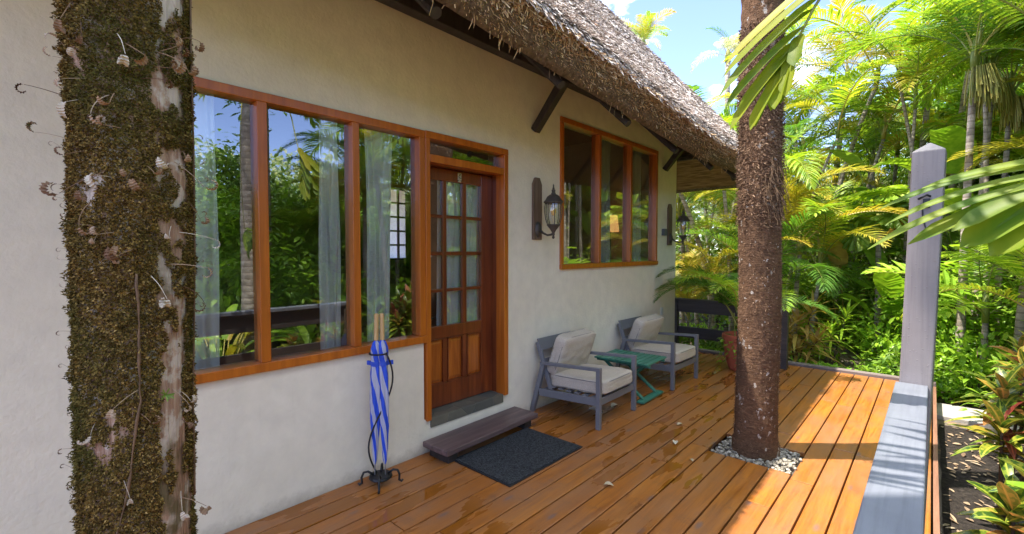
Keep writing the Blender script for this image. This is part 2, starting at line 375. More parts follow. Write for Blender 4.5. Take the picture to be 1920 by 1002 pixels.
    # umbrella cloth: blue and white spiral stripes
    t = NT('striped_umbrella_cloth', 0.6); sx = t.n.new('ShaderNodeSeparateXYZ'); t.l.new(t.oc, sx.inputs[0])
    an = t.math('ARCTAN2', sx.outputs[1], sx.outputs[0]); tw = t.math('ADD', t.math('MULTIPLY', an, 3 / (2 * math.pi)), t.math('MULTIPLY', sx.outputs[2], 3.0))
    fr = t.math('FRACT', t.math('ADD', tw, t.math('MULTIPLY', t.noise(5, detail=2), 0.25))); st = t.ramp(fr, [(0.50, 0.0), (0.53, 1.0)])
    t.col(t.mix(st, (0.40, 0.40, 0.52), (0.015, 0.07, 0.55))); t.bump(t.noise(12, t.map((3, 3, 0.6)), 4), 0.5, 0.02); M['umb'] = t.m
    t = NT('blue_strap', 0.6); t.col((0.02, 0.07, 0.5)); M['blue'] = t.m
    # mossy trunk bark, pale bare wood, lichen
    t = NT('pale_bare_bark', 0.85, spec=0.2); g = t.noise(2, t.map((34, 34, 3)), 7, 0.65, 0.8); n = t.noise(9, detail=6, rough=0.65)
    c = t.ramp(g, [(0.28, (0.06, 0.035, 0.024)), (0.42, (0.26, 0.15, 0.10)), (0.65, (0.44, 0.30, 0.22))])
    c = t.mix(t.ramp(n, [(0.51, 0.0), (0.57, 0.85)]), c, (0.50, 0.43, 0.37))
    c = t.mix(t.ramp(t.noise(5, t.map(loc=(4, 4, 4)), 5), [(0.60, 0.0), (0.68, 0.85)]), c, (0.10, 0.08, 0.035))
    t.col(c); t.bump(g, 0.9, 0.012); M['bark'] = t.m
    t = NT('moss', 0.95, spec=0.1); n = t.noise(4, detail=5)
    c = t.ramp(t.island(), [(0.0, (0.035, 0.020, 0.007)), (0.5, (0.115, 0.067, 0.018)), (0.85, (0.23, 0.142, 0.034)), (1.0, (0.36, 0.24, 0.09))])
    t.col(t.mix(t.ramp(n, [(0.42, 0.0), (0.62, 0.75)]), c, (0.065, 0.062, 0.014))); M['moss'] = t.m
    t = NT('dry_fern', 0.8, spec=0.2); c = t.ramp(t.objrand(), [(0.0, (0.10, 0.05, 0.028)), (0.5, (0.28, 0.18, 0.11)), (1.0, (0.46, 0.41, 0.34))]); t.col(c); M['dry'] = t.m
    t = NT('root', 0.8); t.col(t.ramp(t.noise(20), [(0.3, (0.07, 0.04, 0.02)), (0.7, (0.16, 0.09, 0.045))])); M['root'] = t.m
    # fibrous palm trunk
    t = NT('fibrous_bark', 0.9, spec=0.2); g = t.noise(2.2, t.map((9, 9, 26)), 8, 0.7, 1.2); n = t.noise(3, detail=6)
    c = t.ramp(g, [(0.3, (0.045, 0.023, 0.012)), (0.55, (0.165, 0.09, 0.05)), (0.78, (0.32, 0.20, 0.125))])
    c = t.mix(t.ramp(n, [(0.4, 0.0), (0.7, 0.6)]), c, (0.06, 0.034, 0.022))
    w = t.ramp(t.noise(24, t.map((1, 1, 0.75), loc=(2, 7, 3)), 3, 0.5), [(0.665, 0.0), (0.685, 0.9)])
    w2 = t.ramp(t.noise(13, t.map((1, 1, 0.6), loc=(9, 1, 5)), 5, 0.6), [(0.63, 0.0), (0.66, 0.8)])
    c = t.mix(t.math('MAXIMUM', w, w2), c, (0.46, 0.42, 0.38)); t.col(c); t.bump(g, 1.0, 0.02); M['fibre'] = t.m
    t = NT('trunk_scales', 0.9, spec=0.2); t.col(t.ramp(t.island(), [(0.0, (0.06, 0.034, 0.022)), (0.8, (0.17, 0.10, 0.06)), (1.0, (0.30, 0.20, 0.13))])); M['scale'] = t.m
    t = NT('ringed_palm_bark', 0.85, spec=0.2); w = t.n.new('ShaderNodeTexWave'); w.bands_direction = 'Z'; w.inputs['Scale'].default_value = 3.2; w.inputs['Distortion'].default_value = 1.5
    t.l.new(t.oc, w.inputs['Vector']); n = t.noise(7, detail=6, rough=0.7)
    c = t.ramp(n, [(0.3, (0.16, 0.13, 0.10)), (0.6, (0.40, 0.34, 0.28)), (0.8, (0.62, 0.58, 0.52))])
    c = t.mix(t.ramp(w.outputs[0], [(0.0, 0.5), (0.18, 0.0)]), c, (0.07, 0.045, 0.03)); t.col(c); t.bump(w.outputs[0], 0.3, 0.01); M['ring'] = t.m
    t = NT('brown_bark', 0.9, spec=0.2); n = t.noise(4, t.map((5, 5, 1.5)), 7, 0.7)
    t.col(t.ramp(n, [(0.3, (0.05, 0.03, 0.02)), (0.7, (0.20, 0.14, 0.10))])); t.bump(n, 0.8, 0.02); M['bbark'] = t.m
    t = NT('river_pebbles', 0.6); t.col(t.ramp(t.island(), [(0.0, (0.13, 0.115, 0.09)), (0.6, (0.27, 0.24, 0.19)), (1.0, (0.45, 0.41, 0.35))])); t.bump(t.noise(60), 0.2, 0.003); M['pebble'] = t.m
    t = NT('grey_rock', 0.9); n = t.noise(9, detail=7); t.col(t.ramp(n, [(0.3, (0.12, 0.11, 0.10)), (0.7, (0.34, 0.32, 0.29))])); t.bump(n, 0.7, 0.02); M['rock'] = t.m
    t = NT('carved_tag', 0.6); v = t.voro(60); t.col(t.ramp(v, [(0.3, (0.05, 0.04, 0.03)), (0.5, (0.42, 0.38, 0.26))])); M['carve'] = t.m
mk()
M['g_palm'] = m_leaf('palm_green', [(0.0, (0.063, 0.168, 0.017)), (0.4, (0.140, 0.294, 0.025)), (0.75, (0.280, 0.420, 0.035)), (1.0, (0.588, 0.560, 0.056))])
M['g_yel'] = m_leaf('palm_yellow', [(0.0, (0.161, 0.227, 0.018)), (0.5, (0.371, 0.367, 0.031)), (0.85, (0.484, 0.367, 0.045)), (1.0, (0.444, 0.227, 0.045))])
M['g_dk'] = m_leaf('leaf_dark', [(0.0, (0.033, 0.098, 0.018)), (0.5, (0.075, 0.195, 0.027)), (1.0, (0.195, 0.330, 0.045))], 0.3)
M['g_tree'] = m_leaf('leaf_tree', [(0.0, (0.053, 0.135, 0.021)), (0.5, (0.128, 0.255, 0.033)), (1.0, (0.300, 0.405, 0.075))], 0.4, objvar=0.25)
M['g_bright'] = m_leaf('leaf_bright', [(0.0, (0.091, 0.221, 0.016)), (0.5, (0.195, 0.377, 0.026)), (1.0, (0.429, 0.546, 0.065))], 0.35)
M['g_near'] = m_leaf('leaf_near', [(0.0, (0.06, 0.15, 0.010)), (0.5, (0.125, 0.23, 0.012)), (0.8, (0.22, 0.29, 0.015)), (1.0, (0.36, 0.32, 0.02))], 0.5, 0.5, objvar=0.0)
M['g_pale'] = m_leaf('leaf_pale_dry', [(0.0, (0.184, 0.196, 0.115)), (0.5, (0.391, 0.380, 0.287)), (1.0, (0.644, 0.609, 0.540))], 0.6)
M['g_brown'] = m_leaf('leaf_bronze', [(0.0, (0.16, 0.07, 0.03)), (0.5, (0.34, 0.20, 0.06)), (1.0, (0.50, 0.40, 0.10))], 0.4)
M['seed'] = m_leaf('seed_strands', [(0.0, (0.11, 0.14, 0.02)), (0.6, (0.26, 0.26, 0.035)), (1.0, (0.36, 0.24, 0.04))], 0.5, 0.1)
def m_croton():
    t = NT('croton_leaf', 0.3); r = t.island()
    sx = t.n.new('ShaderNodeAttribute'); sx.attribute_name = 'uvx'  # across the blade, 0 at the midrib
    base = t.ramp(r, [(0.0, (0.03, 0.075, 0.012)), (0.45, (0.07, 0.14, 0.015)), (0.7, (0.15, 0.20, 0.02)), (1.0, (0.20, 0.035, 0.03))])
    vein = t.ramp(r, [(0.0, (0.30, 0.40, 0.04)), (0.5, (0.52, 0.46, 0.05)), (1.0, (0.55, 0.10, 0.06))])
    w = t.ramp(t.noise(26, detail=3), [(0.50, 0.0), (0.56, 0.85)])
    mid = t.ramp(sx.outputs['Fac'], [(0.08, 1.0), (0.22, 0.0)])
    edge = t.ramp(sx.outputs['Fac'], [(0.82, 0.0), (0.97, 0.7)])
    f = t.math('MAXIMUM', t.math('MAXIMUM', mid, edge), t.math('MULTIPLY', w, 0.6)); c = t.mix(f, base, vein); t.col(c)
    tr = t.n.new('ShaderNodeBsdfTranslucent'); t.l.new(c, tr.inputs['Color']); mx = t.n.new('ShaderNodeMixShader'); mx.inputs[0].default_value = 0.3
    t.l.new(t.b.outputs[0], mx.inputs[1]); t.l.new(tr.outputs[0], mx.inputs[2]); t.l.new(mx.outputs[0], t.out.inputs[0]); return t.m
M['croton'] = m_croton()
M['g_wood'] = m_leaf('leaf_wood', [(0.0, (0.075, 0.165, 0.030)), (0.45, (0.180, 0.285, 0.053)), (0.7, (0.360, 0.405, 0.180)), (1.0, (0.750, 0.720, 0.630))], 0.6, objvar=0.0)
t = NT('leaf_litter', 0.85, spec=0.2); t.col(t.ramp(t.island(), [(0.0, (0.10, 0.06, 0.035)), (0.6, (0.30, 0.22, 0.14)), (1.0, (0.34, 0.27, 0.18))])); M['litter'] = t.m

# ================================================================ GROUND
GZ = -0.26
def gheight(x, y):
    far = max(0.0, math.hypot(x - 2, y) - 22)
    n = noise.noise(Vector((x * 0.25, y * 0.25, 3))) * 0.10 + noise.noise(Vector((x * 1.3, y * 1.3, 9))) * 0.03
    near = min(1, max(0, (max(abs(x + 4) - 5, abs(y - 3) - 6)) / 3))
    return GZ + n * near + far * 0.004
def axis_pts(lo, hi, fine_lo, fine_hi, step):
    a = []; q = fine_lo
    while q < fine_hi: a.append(q); q += step
    a.append(fine_hi); s = step
    q = fine_lo
    while q > lo: s *= 1.35; q -= s; a.insert(0, max(q, lo))
    s = step; q = fine_hi
    while q < hi: s *= 1.35; q += s; a.append(min(q, hi))
    return a
def ground():
    xs = axis_pts(-600, 600, -10, 14, 0.4); ys = axis_pts(-600, 600, -4, 26, 0.4)
    b = MB(); vs = [(x, y, gheight(x, y)) for y in ys for x in xs]; n = len(xs)
    b.add(vs, [(j*n+i, j*n+i+1, (j+1)*n+i+1, (j+1)*n+i) for j in range(len(ys)-1) for i in range(n-1)])
    tag(b.build('ground', M['soil'], smooth=True), kind='structure')
ground()
b = MB()   # mulch bed beside the deck
N = 30
b.add([(0.10 + 1.1 * i / 8 + 0.06 * noise.noise(Vector((i, j * .5, 0))), -2 + 9.1 * j / N, GZ + 0.012 + 0.02 * noise.noise(Vector((i * .9, j * .9, 5)))) for j in range(N + 1) for i in range(9)],
      [(j*9+i, j*9+i+1, (j+1)*9+i+1, (j+1)*9+i) for j in range(N) for i in range(8)])
tag(b.build('mulch_bed', M['mulch'], smooth=True), kind='structure')
b = MB(); b.box(0.06, 0.95, 7.35, 7.95, GZ - .1, GZ + 0.05); b.box(0.965, 1.9, 7.38, 7.98, GZ - .1, GZ + 0.05); b.box(1.915, 2.9, 7.4, 8.0, GZ - .1, GZ + 0.05)
tag(b.build('path', M['concrete'], bevel=0.012), kind='structure')
b = MB()  # hillside far beyond the garden
vs = []; nx = 40; ny = 50
for j in range(ny + 1):
    for i in range(nx + 1):
        x = 32 + 60 * i / nx; y = -60 + 170 * j / ny
        t = min(1, i / nx * 1.6); z = -1 + 12.5 * math.sin(t * math.pi / 2) * (0.75 + 0.35 * noise.noise(Vector((y * .03, x * .02, 1)))) + 1.5 * noise.noise(Vector((x * .1, y * .1, 0)))
        vs.append((x, y, z if i else -3))
b.add(vs, [(j*(nx+1)+i, j*(nx+1)+i+1, (j+1)*(nx+1)+i+1, (j+1)*(nx+1)+i) for j in range(ny) for i in range(nx)])
tag(b.build('hill', M['slope'], smooth=True), kind='structure')
HILL = vs

# ================================================================ DECK
def deck():
    b = MB(); W = 0.160; gap = 0.011; x = -3.16 + 0.004
    hx0, hx1, hy0, hy1 = -1.39, -0.765, 4.05, 4.55
    k = 0
    while x < 0.03:
        x1 = min(x + W - gap, 0.04)
        brk = sorted([-2.5 + rnd(0, 1.8) + 2.9 * i for i in range(4)])
        ys = [-3.0] + [q for q in brk if -2.6 < q < 7.3] + [7.93]
        for a, c in zip(ys[:-1], ys[1:]):
            segs = [(a + 0.003, c - 0.003)]
            if x1 > hx0 and x < hx1:
                s2 = []
                for p, q in segs:
                    if q <= hy0 or p >= hy1: s2.append((p, q)); continue
                    if p < hy0: s2.append((p, hy0))
                    if q > hy1: s2.append((hy1, q))
                segs = s2
            dz = rnd(-0.0015, 0.0015)
            for p, q in segs:
                if q - p > 0.05: b.box(x, x1, p, q, -0.04, dz)
        x += W; k += 1
    o = b.build('deck', M['deck'], bevel=0.004, seg=2); tag(o, kind='structure')
    f = MB()
    f.box(0.045, 0.075, -3, 7.98, -0.24, -0.012)
    for y in (-2, -0.5, 1, 2.5, 4.9, 6.4, 7.7): f.box(-3.16, 0.04, y, y + .05, -0.22, -0.046)
    f.box(-3.1, 0.04, -3, 7.9, -0.26, -0.235)
    tag(f.build('deck_framing', m_wood('fascia_wood', (0.18, 0.085, 0.05), (0.28, 0.14, 0.085), 0.6, 'y')), kind='structure')
    e = MB(); e.box(-1.62, 0.075, 7.94, 8.06, -0.2, 0.035); e.box(-3.2, -1.62, 7.94, 8.06, -0.2, 0.035)
    tag(e.build('deck_end_kerb', m_wood('kerb_wood', (0.13, 0.10, 0.095), (0.25, 0.20, 0.19), 0.7, 'x'), bevel=0.006), kind='structure')
deck()

# ================================================================ COTTAGE
WX = -3.16; WT = 0.25; Y0, Y1 = -2.2, 7.53; XB = -9.0
cot = thing('thatched_cottage', 'white stucco cottage under a thick thatched roof along the left of the deck', 'cottage', (WX, 0, 0))
def cl(b):  # world coordinates -> cottage-local
    b.v = [(x - WX, y, z) for x, y, z in b.v]; return b
def wall_grid(b, x0, x1, y0, y1, z0, z1, holes, back=True):
    ys = sorted({y0, y1} | {h[0] for h in holes} | {h[1] for h in holes}); zs = sorted({z0, z1} | {h[2] for h in holes} | {h[3] for h in holes})
    # subdivide for soft undulation
    def sub(a, st):
        o = []
        for p, q in zip(a[:-1], a[1:]):
            n = max(1, int((q - p) / st)); o += [p + (q - p) * i / n for i in range(n)]
        return o + [a[-1]]
    ys, zs = sub(ys, .35), sub(zs, .35)
    inh = lambda y, z: any(h[0] < y < h[1] and h[2] < z < h[3] for h in holes)
    for i in range(len(ys) - 1):
        for j in range(len(zs) - 1):
            ya, yb, za, zb = ys[i], ys[i+1], zs[j], zs[j+1]
            if inh((ya+yb)/2, (za+zb)/2): continue
            b.add([(x0, ya, za), (x0, yb, za), (x0, yb, zb), (x0, ya, zb)], [(0, 1, 2, 3)])
            b.add([(x1, ya, za), (x1, yb, za), (x1, yb, zb), (x1, ya, zb)], [(3, 2, 1, 0)])
    for h in holes:
        a, c, d, e = h
        b.add([(x0, a, d), (x1, a, d), (x1, c, d), (x0, c, d)], [(0, 1, 2, 3)])
        b.add([(x0, a, e), (x1, a, e), (x1, c, e), (x0, c, e)], [(3, 2, 1, 0)])
        b.add([(x0, a, d), (x1, a, d), (x1, a, e), (x0, a, e)], [(3, 2, 1, 0)])
        b.add([(x0, c, d), (x1, c, d), (x1, c, e), (x0, c, e)], [(0, 1, 2, 3)])
    for y in (y0, y1): b.add([(x0, y, z0), (x1, y, z0), (x1, y, z1), (x0, y, z1)], [(0, 1, 2, 3)])
    return b
W1 = (0.52, 2.38, 0.95, 2.71); DR = (2.38, 3.40, 0.28, 2.71); W2 = (4.30, 6.80, 1.505, 3.235)
b = MB(); wall_grid(b, WX, WX - WT, Y0, Y1, -0.3, 4.02, [W1, DR, W2])
cl(b).build('front_wall', M['stucco'], cot)
for ya in (Y1 - WT, Y0):
    b = MB(); b.box(XB, WX - WT, ya, ya + WT, -0.3, 4.02); cl(b).build('end_wall', M['stucco'], cot)
BH = (4.92, 5.66, 1.55, 2.95)
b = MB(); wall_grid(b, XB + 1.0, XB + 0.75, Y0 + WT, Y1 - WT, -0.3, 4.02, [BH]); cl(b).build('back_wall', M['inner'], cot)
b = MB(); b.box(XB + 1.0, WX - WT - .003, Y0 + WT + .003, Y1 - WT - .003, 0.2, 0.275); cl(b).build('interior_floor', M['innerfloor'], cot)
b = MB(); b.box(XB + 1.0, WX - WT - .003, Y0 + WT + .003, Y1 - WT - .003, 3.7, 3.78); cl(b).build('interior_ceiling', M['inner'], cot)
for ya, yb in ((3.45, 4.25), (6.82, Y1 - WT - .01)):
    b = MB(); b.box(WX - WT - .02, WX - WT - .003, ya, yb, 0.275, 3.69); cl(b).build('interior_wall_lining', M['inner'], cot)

def window(name, y0, y1, z0, z1, mull, fw, lower_open=False):
    root = MB()
    xo, xi = WX + 0.022, WX - 0.10
    root.box(xi, xo, y0 - .005, y1 + .005, z1 - fw, z1 + .003); root.box(xi, xo + .012, y0 - .005, y1 + .005, z0 - .003, z0 + fw)
    root.box(xi, xo - .002, y0 - .003, y0 + fw, z0 + fw, z1 - fw); root.box(xi, xo - .002, y1 - fw, y1 + .003, z0 + fw, z1 - fw)
    for m0, m1 in mull: root.box(xi, xo - .004, m0, m1, z0 + fw, z1 - fw)
    w = cl(root).build(name, M['frame'], cot, bevel=0.004)
    edges = [y0 + fw] + [q for m in mull for q in m] + [y1 - fw]
    for i in range(0, len(edges), 2):
        g = MB(); a, c = edges[i] - .004, edges[i+1] + .004
        xg = WX - 0.045
        g.add([(xg, a, z0 + fw - .004), (xg, c, z0 + fw - .004), (xg, c, z1 - fw + .004), (xg, a, z1 - fw + .004)], [(0, 1, 2, 3)])
        cl(g).build('pane', M['glass'], w)
    return w
window('window', W1[0], W1[1] + .01, W1[2], W1[3], [(1.10, 1.160), (1.742, 1.798)], 0.055)
window('window', W2[0], W2[1], W2[2], W2[3], [(5.115, 5.165), (5.935, 5.985)], 0.055)
# back window: pale panes behind a dark grid
bw = MB(); y0, y1, z0, z1 = BH; xb = XB + 0.98
for i in range(4): yy = y0 + (y1 - y0) * i / 3; bw.box(xb, xb + .04, yy - .018, yy + .018, z0, z1)
for i in range(6): zz = z0 + (z1 - z0) * i / 5; bw.box(xb + .002, xb + .038, y0, y1, zz - .018, zz + .018)
bwo = cl(bw).build('window', M['dark'], cot); bwo['label'] = 'small paned window glowing pale on the far side of the room'
g = MB(); g.add([(xb - .02, y0, z0), (xb - .02, y1, z0), (xb - .02, y1, z1), (xb - .02, y0, z1)], [(0, 1, 2, 3)]); cl(g).build('pane', M['frost'], bwo)

# door frame, transom, lining, leaf
b = MB(); a0, a1, c0, c1 = DR; xo, xi = WX + 0.026, WX - 0.09
b.box(xi, xo, a0 + .014, a0 + .062, c0 - .01, c1 - .05); b.box(xi, xo, a1 - .05, a1 + .006, c0 - .01, c1 - .05); b.box(xi, xo + .002, a0 + .014, a1 + .006, c1 - .05, c1 + .006)
b.box(xi + .01, xo - .004, a0 + .062, a1 - .05, 2.465, 2.53)
df = cl(b).build('door_frame', M['frame'], cot, bevel=0.004)
g = MB(); g.add([(WX - .05, a0 + .06, 2.53), (WX - .05, a1 - .05, 2.53), (WX - .05, a1 - .05, c1 - .05), (WX - .05, a0 + .06, c1 - .05)], [(0, 1, 2, 3)]); cl(g).build('pane', M['glass'], df)
b = MB(); b.box(WX - .26, WX - .091, a0 + .02, a0 + .035, c0, 2.52); b.box(WX - .26, WX - .091, a1 - .045, a1 - .006, c0, 2.52); b.box(WX - .26, WX - .091, a0 + .035, a1 - .045, 2.465, 2.50)
b.box(WX - .20, WX - .185, a0 + .035, a1 - .045, 2.44, 2.464)
cl(b).build('door_lining', M['door'], cot, bevel=0.003)
b = MB(); b.box(WX - .34, WX + .012, a0 + .063, a1 - .052, 0.2, c0 + 0.004); cl(b).build('threshold', M['slate'], cot, bevel=0.004)
LX = WX - 0.15; L0, L1, LZ0, LZ1 = 2.42, 3.352, 0.29, 2.462
py_ = [(2.515, 2.72), (2.765, 2.96), (3.01, 3.205)]; pz_ = [(1.03, 1.34), (1.37, 1.675), (1.71, 2.015), (2.045, 2.355)]; QZ = (0.50, 0.915)
b = MB(); X0, X1 = LX - .045, LX
b.box(X0, X1, L0, py_[0][0], LZ0, LZ1); b.box(X0, X1, py_[2][1], L1, LZ0, LZ1)
b.box(X0, X1 - .002, py_[0][0], py_[2][1], LZ0, QZ[0]); b.box(X0, X1 - .002, py_[0][0], py_[2][1], QZ[1], pz_[0][0]); b.box(X0, X1 - .002, py_[0][0], py_[2][1], pz_[3][1], LZ1)
for i in range(2):
    b.box(X0, X1 - .004, py_[i][1], py_[i+1][0], QZ[0], QZ[1]); b.box(X0 + .006, X1 - .004, py_[i][1], py_[i+1][0], pz_[0][0], pz_[3][1])
for k in range(3):
    for (p, q) in py_: b.box(X0 + .008, X1 - .006, p, q, pz_[k][1], pz_[k+1][0])
door = cl(b).build('door', M['door'], cot, bevel=0.006, seg=2)
for p, q in py_:
    for r, s in pz_:
        g = MB(); xg = LX - .025; g.add([(xg, p, r), (xg, q, r), (xg, q, s), (xg, p, s)], [(0, 1, 2, 3)]); cl(g).build('pane', M['glass'], door)
    r, s = QZ; g = MB(); xa, xb_ = LX - .022, LX - .004; m = 0.045
    g.add([(xa, p, r), (xa, q, r), (xa, q, s), (xa, p, s), (xb_, p + m, r + m), (xb_, q - m, r + m), (xb_, q - m, s - m), (xb_, p + m, s - m)],
          [(0, 1, 5, 4), (1, 2, 6, 5), (2, 3, 7, 6), (3, 0, 4, 7), (4, 5, 6, 7)])
    mo = MB()
    for (u0, u1, w0, w1) in ((p, q, s - .012, s), (p, q, r, r + .012), (p, p + .012, r, s), (q - .012, q, r, s)): mo.box(LX - .02, LX + .004, u0, u1, w0, w1)
    pn = cl(g).build('panel', M['panel'], door); cl(mo).build('moulding', M['door'], door, bevel=.003)
b = MB(); b.box(LX, LX + .008, 2.895, 2.94, 2.36, 2.445)
b.lathe([(0.012, 0), (0.018, 0.012), (0.012, 0.02)], (LX + .01, 2.917, 2.385), 10)
cl(b).build('carved_tag', M['carve'], door, bevel=.003)
b = MB(); b.tube([(LX, 2.47, 1.12), (LX + .04, 2.47, 1.12)], .012); b.tube([(LX + .04, 2.46, 1.12), (LX + .045, 2.51, 1.118), (LX + .04, 2.57, 1.115)], .009); b.box(LX, LX + .006, 2.45, 2.49, 1.02, 1.2)
cl(b).build('handle', M['iron'], door)

# small fittings on the stucco
b = MB(); b.box(WX, WX + .045, 6.985, 7.10, 1.955, 2.06); b.box(WX + .045, WX + .05, 7.0, 7.085, 1.97, 2.045)
tag(b.build('meter_box', M['grey'], bevel=.006), 'small dark grey box mounted beside the far lantern', 'electrical box')
b = MB(); b.box(WX, WX + .012, 6.98, 7.06, 0.70, 0.82)
for dz in (-.025, .025): b.lathe([(0.013, 0), (0.013, .004)], (WX + .0, 7.02, .76 + dz - .002), 10)
tag(b.build('wall_outlet', M['white'], bevel=.004), 'small white outlet low on the wall behind the far chair', 'outlet')

# ---------------------------------------------------------------- roof structure
EO = 1.13; EX = WX + EO; EY1 = Y1 + EO; EY0 = -3.3; EXB = XB - EO; EZ = 2.93
def smin(vals, k=0.35):
    return -k * math.log(sum(math.exp(-v / k) for v in vals))
def inset(x, y):
    """distance inward from the (rounded) lower eave line"""
    return smin([EX - x, EY1 - y, x - EXB, y - EY0], 0.28)
TS = 1.22
def ez(y): return EZ - .18 + .076 * max(0, min(9, 5.6 - y))
roof = MB()
def outline(n=260):
    """points on inset = 0 (rounded rectangle), with inward normals"""
    pts = []; rr = 0.55
    segs = [((EX, EY0 + rr), (EX, EY1 - rr)), ((EX - rr, EY1), (EXB + rr, EY1)), ((EXB, EY1 - rr), (EXB, EY0 + rr)), ((EXB + rr, EY0), (EX - rr, EY0))]
    cen = [(EX - rr, EY1 - rr), (EXB + rr, EY1 - rr), (EXB + rr, EY0 + rr), (EX - rr, EY0 + rr)]
    nr = [(-1, 0), (0, -1), (1, 0), (0, 1)]
    for k in range(4):
        (ax, ay), (bx, by) = segs[k]; L = math.hypot(bx - ax, by - ay); m = int(L / 0.12)
        for i in range(m): pts.append((ax + (bx - ax) * i / m, ay + (by - ay) * i / m, nr[k][0], nr[k][1]))
        cx_, cy_ = cen[k]; a0_ = math.atan2(-nr[k][1], -nr[k][0])
        for i in range(8):
            a = a0_ + math.pi / 2 * i / 8; pts.append((cx_ + rr * math.cos(a), cy_ + rr * math.sin(a), -math.cos(a), -math.sin(a)))
    return pts
OUT = outline()
HW = (EX - EXB) / 2
def prof(d):       # thatch outer surface height above eave for distance d inward from the outer lip
    r = 0.20
    if d < r: return 0.25 + 0.13 * math.sqrt(max(0, 1 - (1 - d / r) ** 2)) + TS * d * 0.55
    return 0.25 + 0.13 + TS * 0.11 + TS * (d - r) * (0.97 + 0.028 * min(d, 5))
def lump(x, y): return 0.075 * noise.noise(Vector((x * .9, y * .9, 0))) + 0.03 * noise.noise(Vector((x * 2.7, y * 2.7, 4)))
def skin(x, y):
    rr = 0.55
    dx, dy = min(EX - x, x - EXB), min(EY1 - y, y - EY0)
    if dx < rr and dy < rr: d = rr - math.hypot(rr - dx, rr - dy)
    else: d = min(dx, dy)
    # soften the hip
    if dx > rr or dy > rr: d = smin([dx, dy], 0.10) + 0.0
    d = max(0.0, min(d, HW) + 0.11)
    return ez(y) + prof(d) + lump(x, y) * min(1, d * 3)
# skin as a grid in x/y, finer near the eaves
def gpts(lo, hi, n):
    o = [];
    for e in (0, .02, .05, .09, .14, .2, .28, .4, .55, .75, 1.0, 1.3): o.append(lo + e); o.append(hi - e)
    m = int((hi - lo - 2.8) / 0.28)
    o += [lo + 1.5 + (hi - lo - 3.0) * i / m for i in range(m + 1)]
    return sorted(o)
gx, gy = gpts(EXB - .11, EX + .11, 0), gpts(EY0 - .11, EY1 + .11, 0)
def dout(x, y):
    rr = 0.66; x0, x1, y0, y1 = EXB - .11, EX + .11, EY0 - .11, EY1 + .11
    dx, dy = min(x1 - x, x - x0), min(y1 - y, y - y0)
    if dx < rr and dy < rr: return rr - math.hypot(rr - dx, rr - dy)
    return min(dx, dy)
vs = []; idx = {}
for j, y in enumerate(gy):
    for i, x in enumerate(gx):
        d = dout(x, y)
        if d < 0:   # pull the corner in onto the rounded outline
            cxr = min(max(x, EXB - .11 + .66), EX + .11 - .66); cyr = min(max(y, EY0 - .11 + .66), EY1 + .11 - .66)
            l = math.hypot(x - cxr, y - cyr); x2, y2 = cxr + (x - cxr) * .66 / l, cyr + (y - cyr) * .66 / l
        else: x2, y2 = x, y
        idx[(i, j)] = len(vs); vs.append((x2, y2, skin(x2, y2)))
roof.add(vs, [(idx[(i, j)], idx[(i+1, j)], idx[(i+1, j+1)], idx[(i, j+1)]) for j in range(len(gy)-1) for i in range(len(gx)-1)])
# eave face: outer lip -> lower lip, ragged
n = len(OUT); vs = []
for k, (x, y, a, c) in enumerate(OUT):
    w = noise.noise(Vector((x * 4, y * 4, 8))) * .02
    vs.append((x - a * .11, y - c * .11, ez(y) + 0.25)); vs.append((x - a * .085, y - c * .085, ez(y) + 0.17)); vs.append((x - a * (.03 + w), y - c * (.03 + w), ez(y) + 0.10)); vs.append((x + a * .04, y + c * .04, ez(y) + .05 + w)); vs.append((x + a * .12, y + c * .12, ez(y) + .12))
fs = []
for k in range(n):
    k2 = (k + 1) % n
    for q in range(4): fs.append((k*5+q, k*5+q+1, k2*5+q+1, k2*5+q))
roof.add(vs, fs)
cl(roof); troof = roof.build('thatch_roof', M['thatchbed'], cot, smooth=True)
# ceiling side of the overhang
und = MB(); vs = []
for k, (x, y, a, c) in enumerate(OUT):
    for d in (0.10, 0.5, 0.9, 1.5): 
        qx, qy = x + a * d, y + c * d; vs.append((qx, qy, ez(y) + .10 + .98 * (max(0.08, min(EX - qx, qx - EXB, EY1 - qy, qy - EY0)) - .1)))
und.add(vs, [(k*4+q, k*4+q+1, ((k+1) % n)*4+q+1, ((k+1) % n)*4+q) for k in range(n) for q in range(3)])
cl(und).build('underside', M['under'], troof)

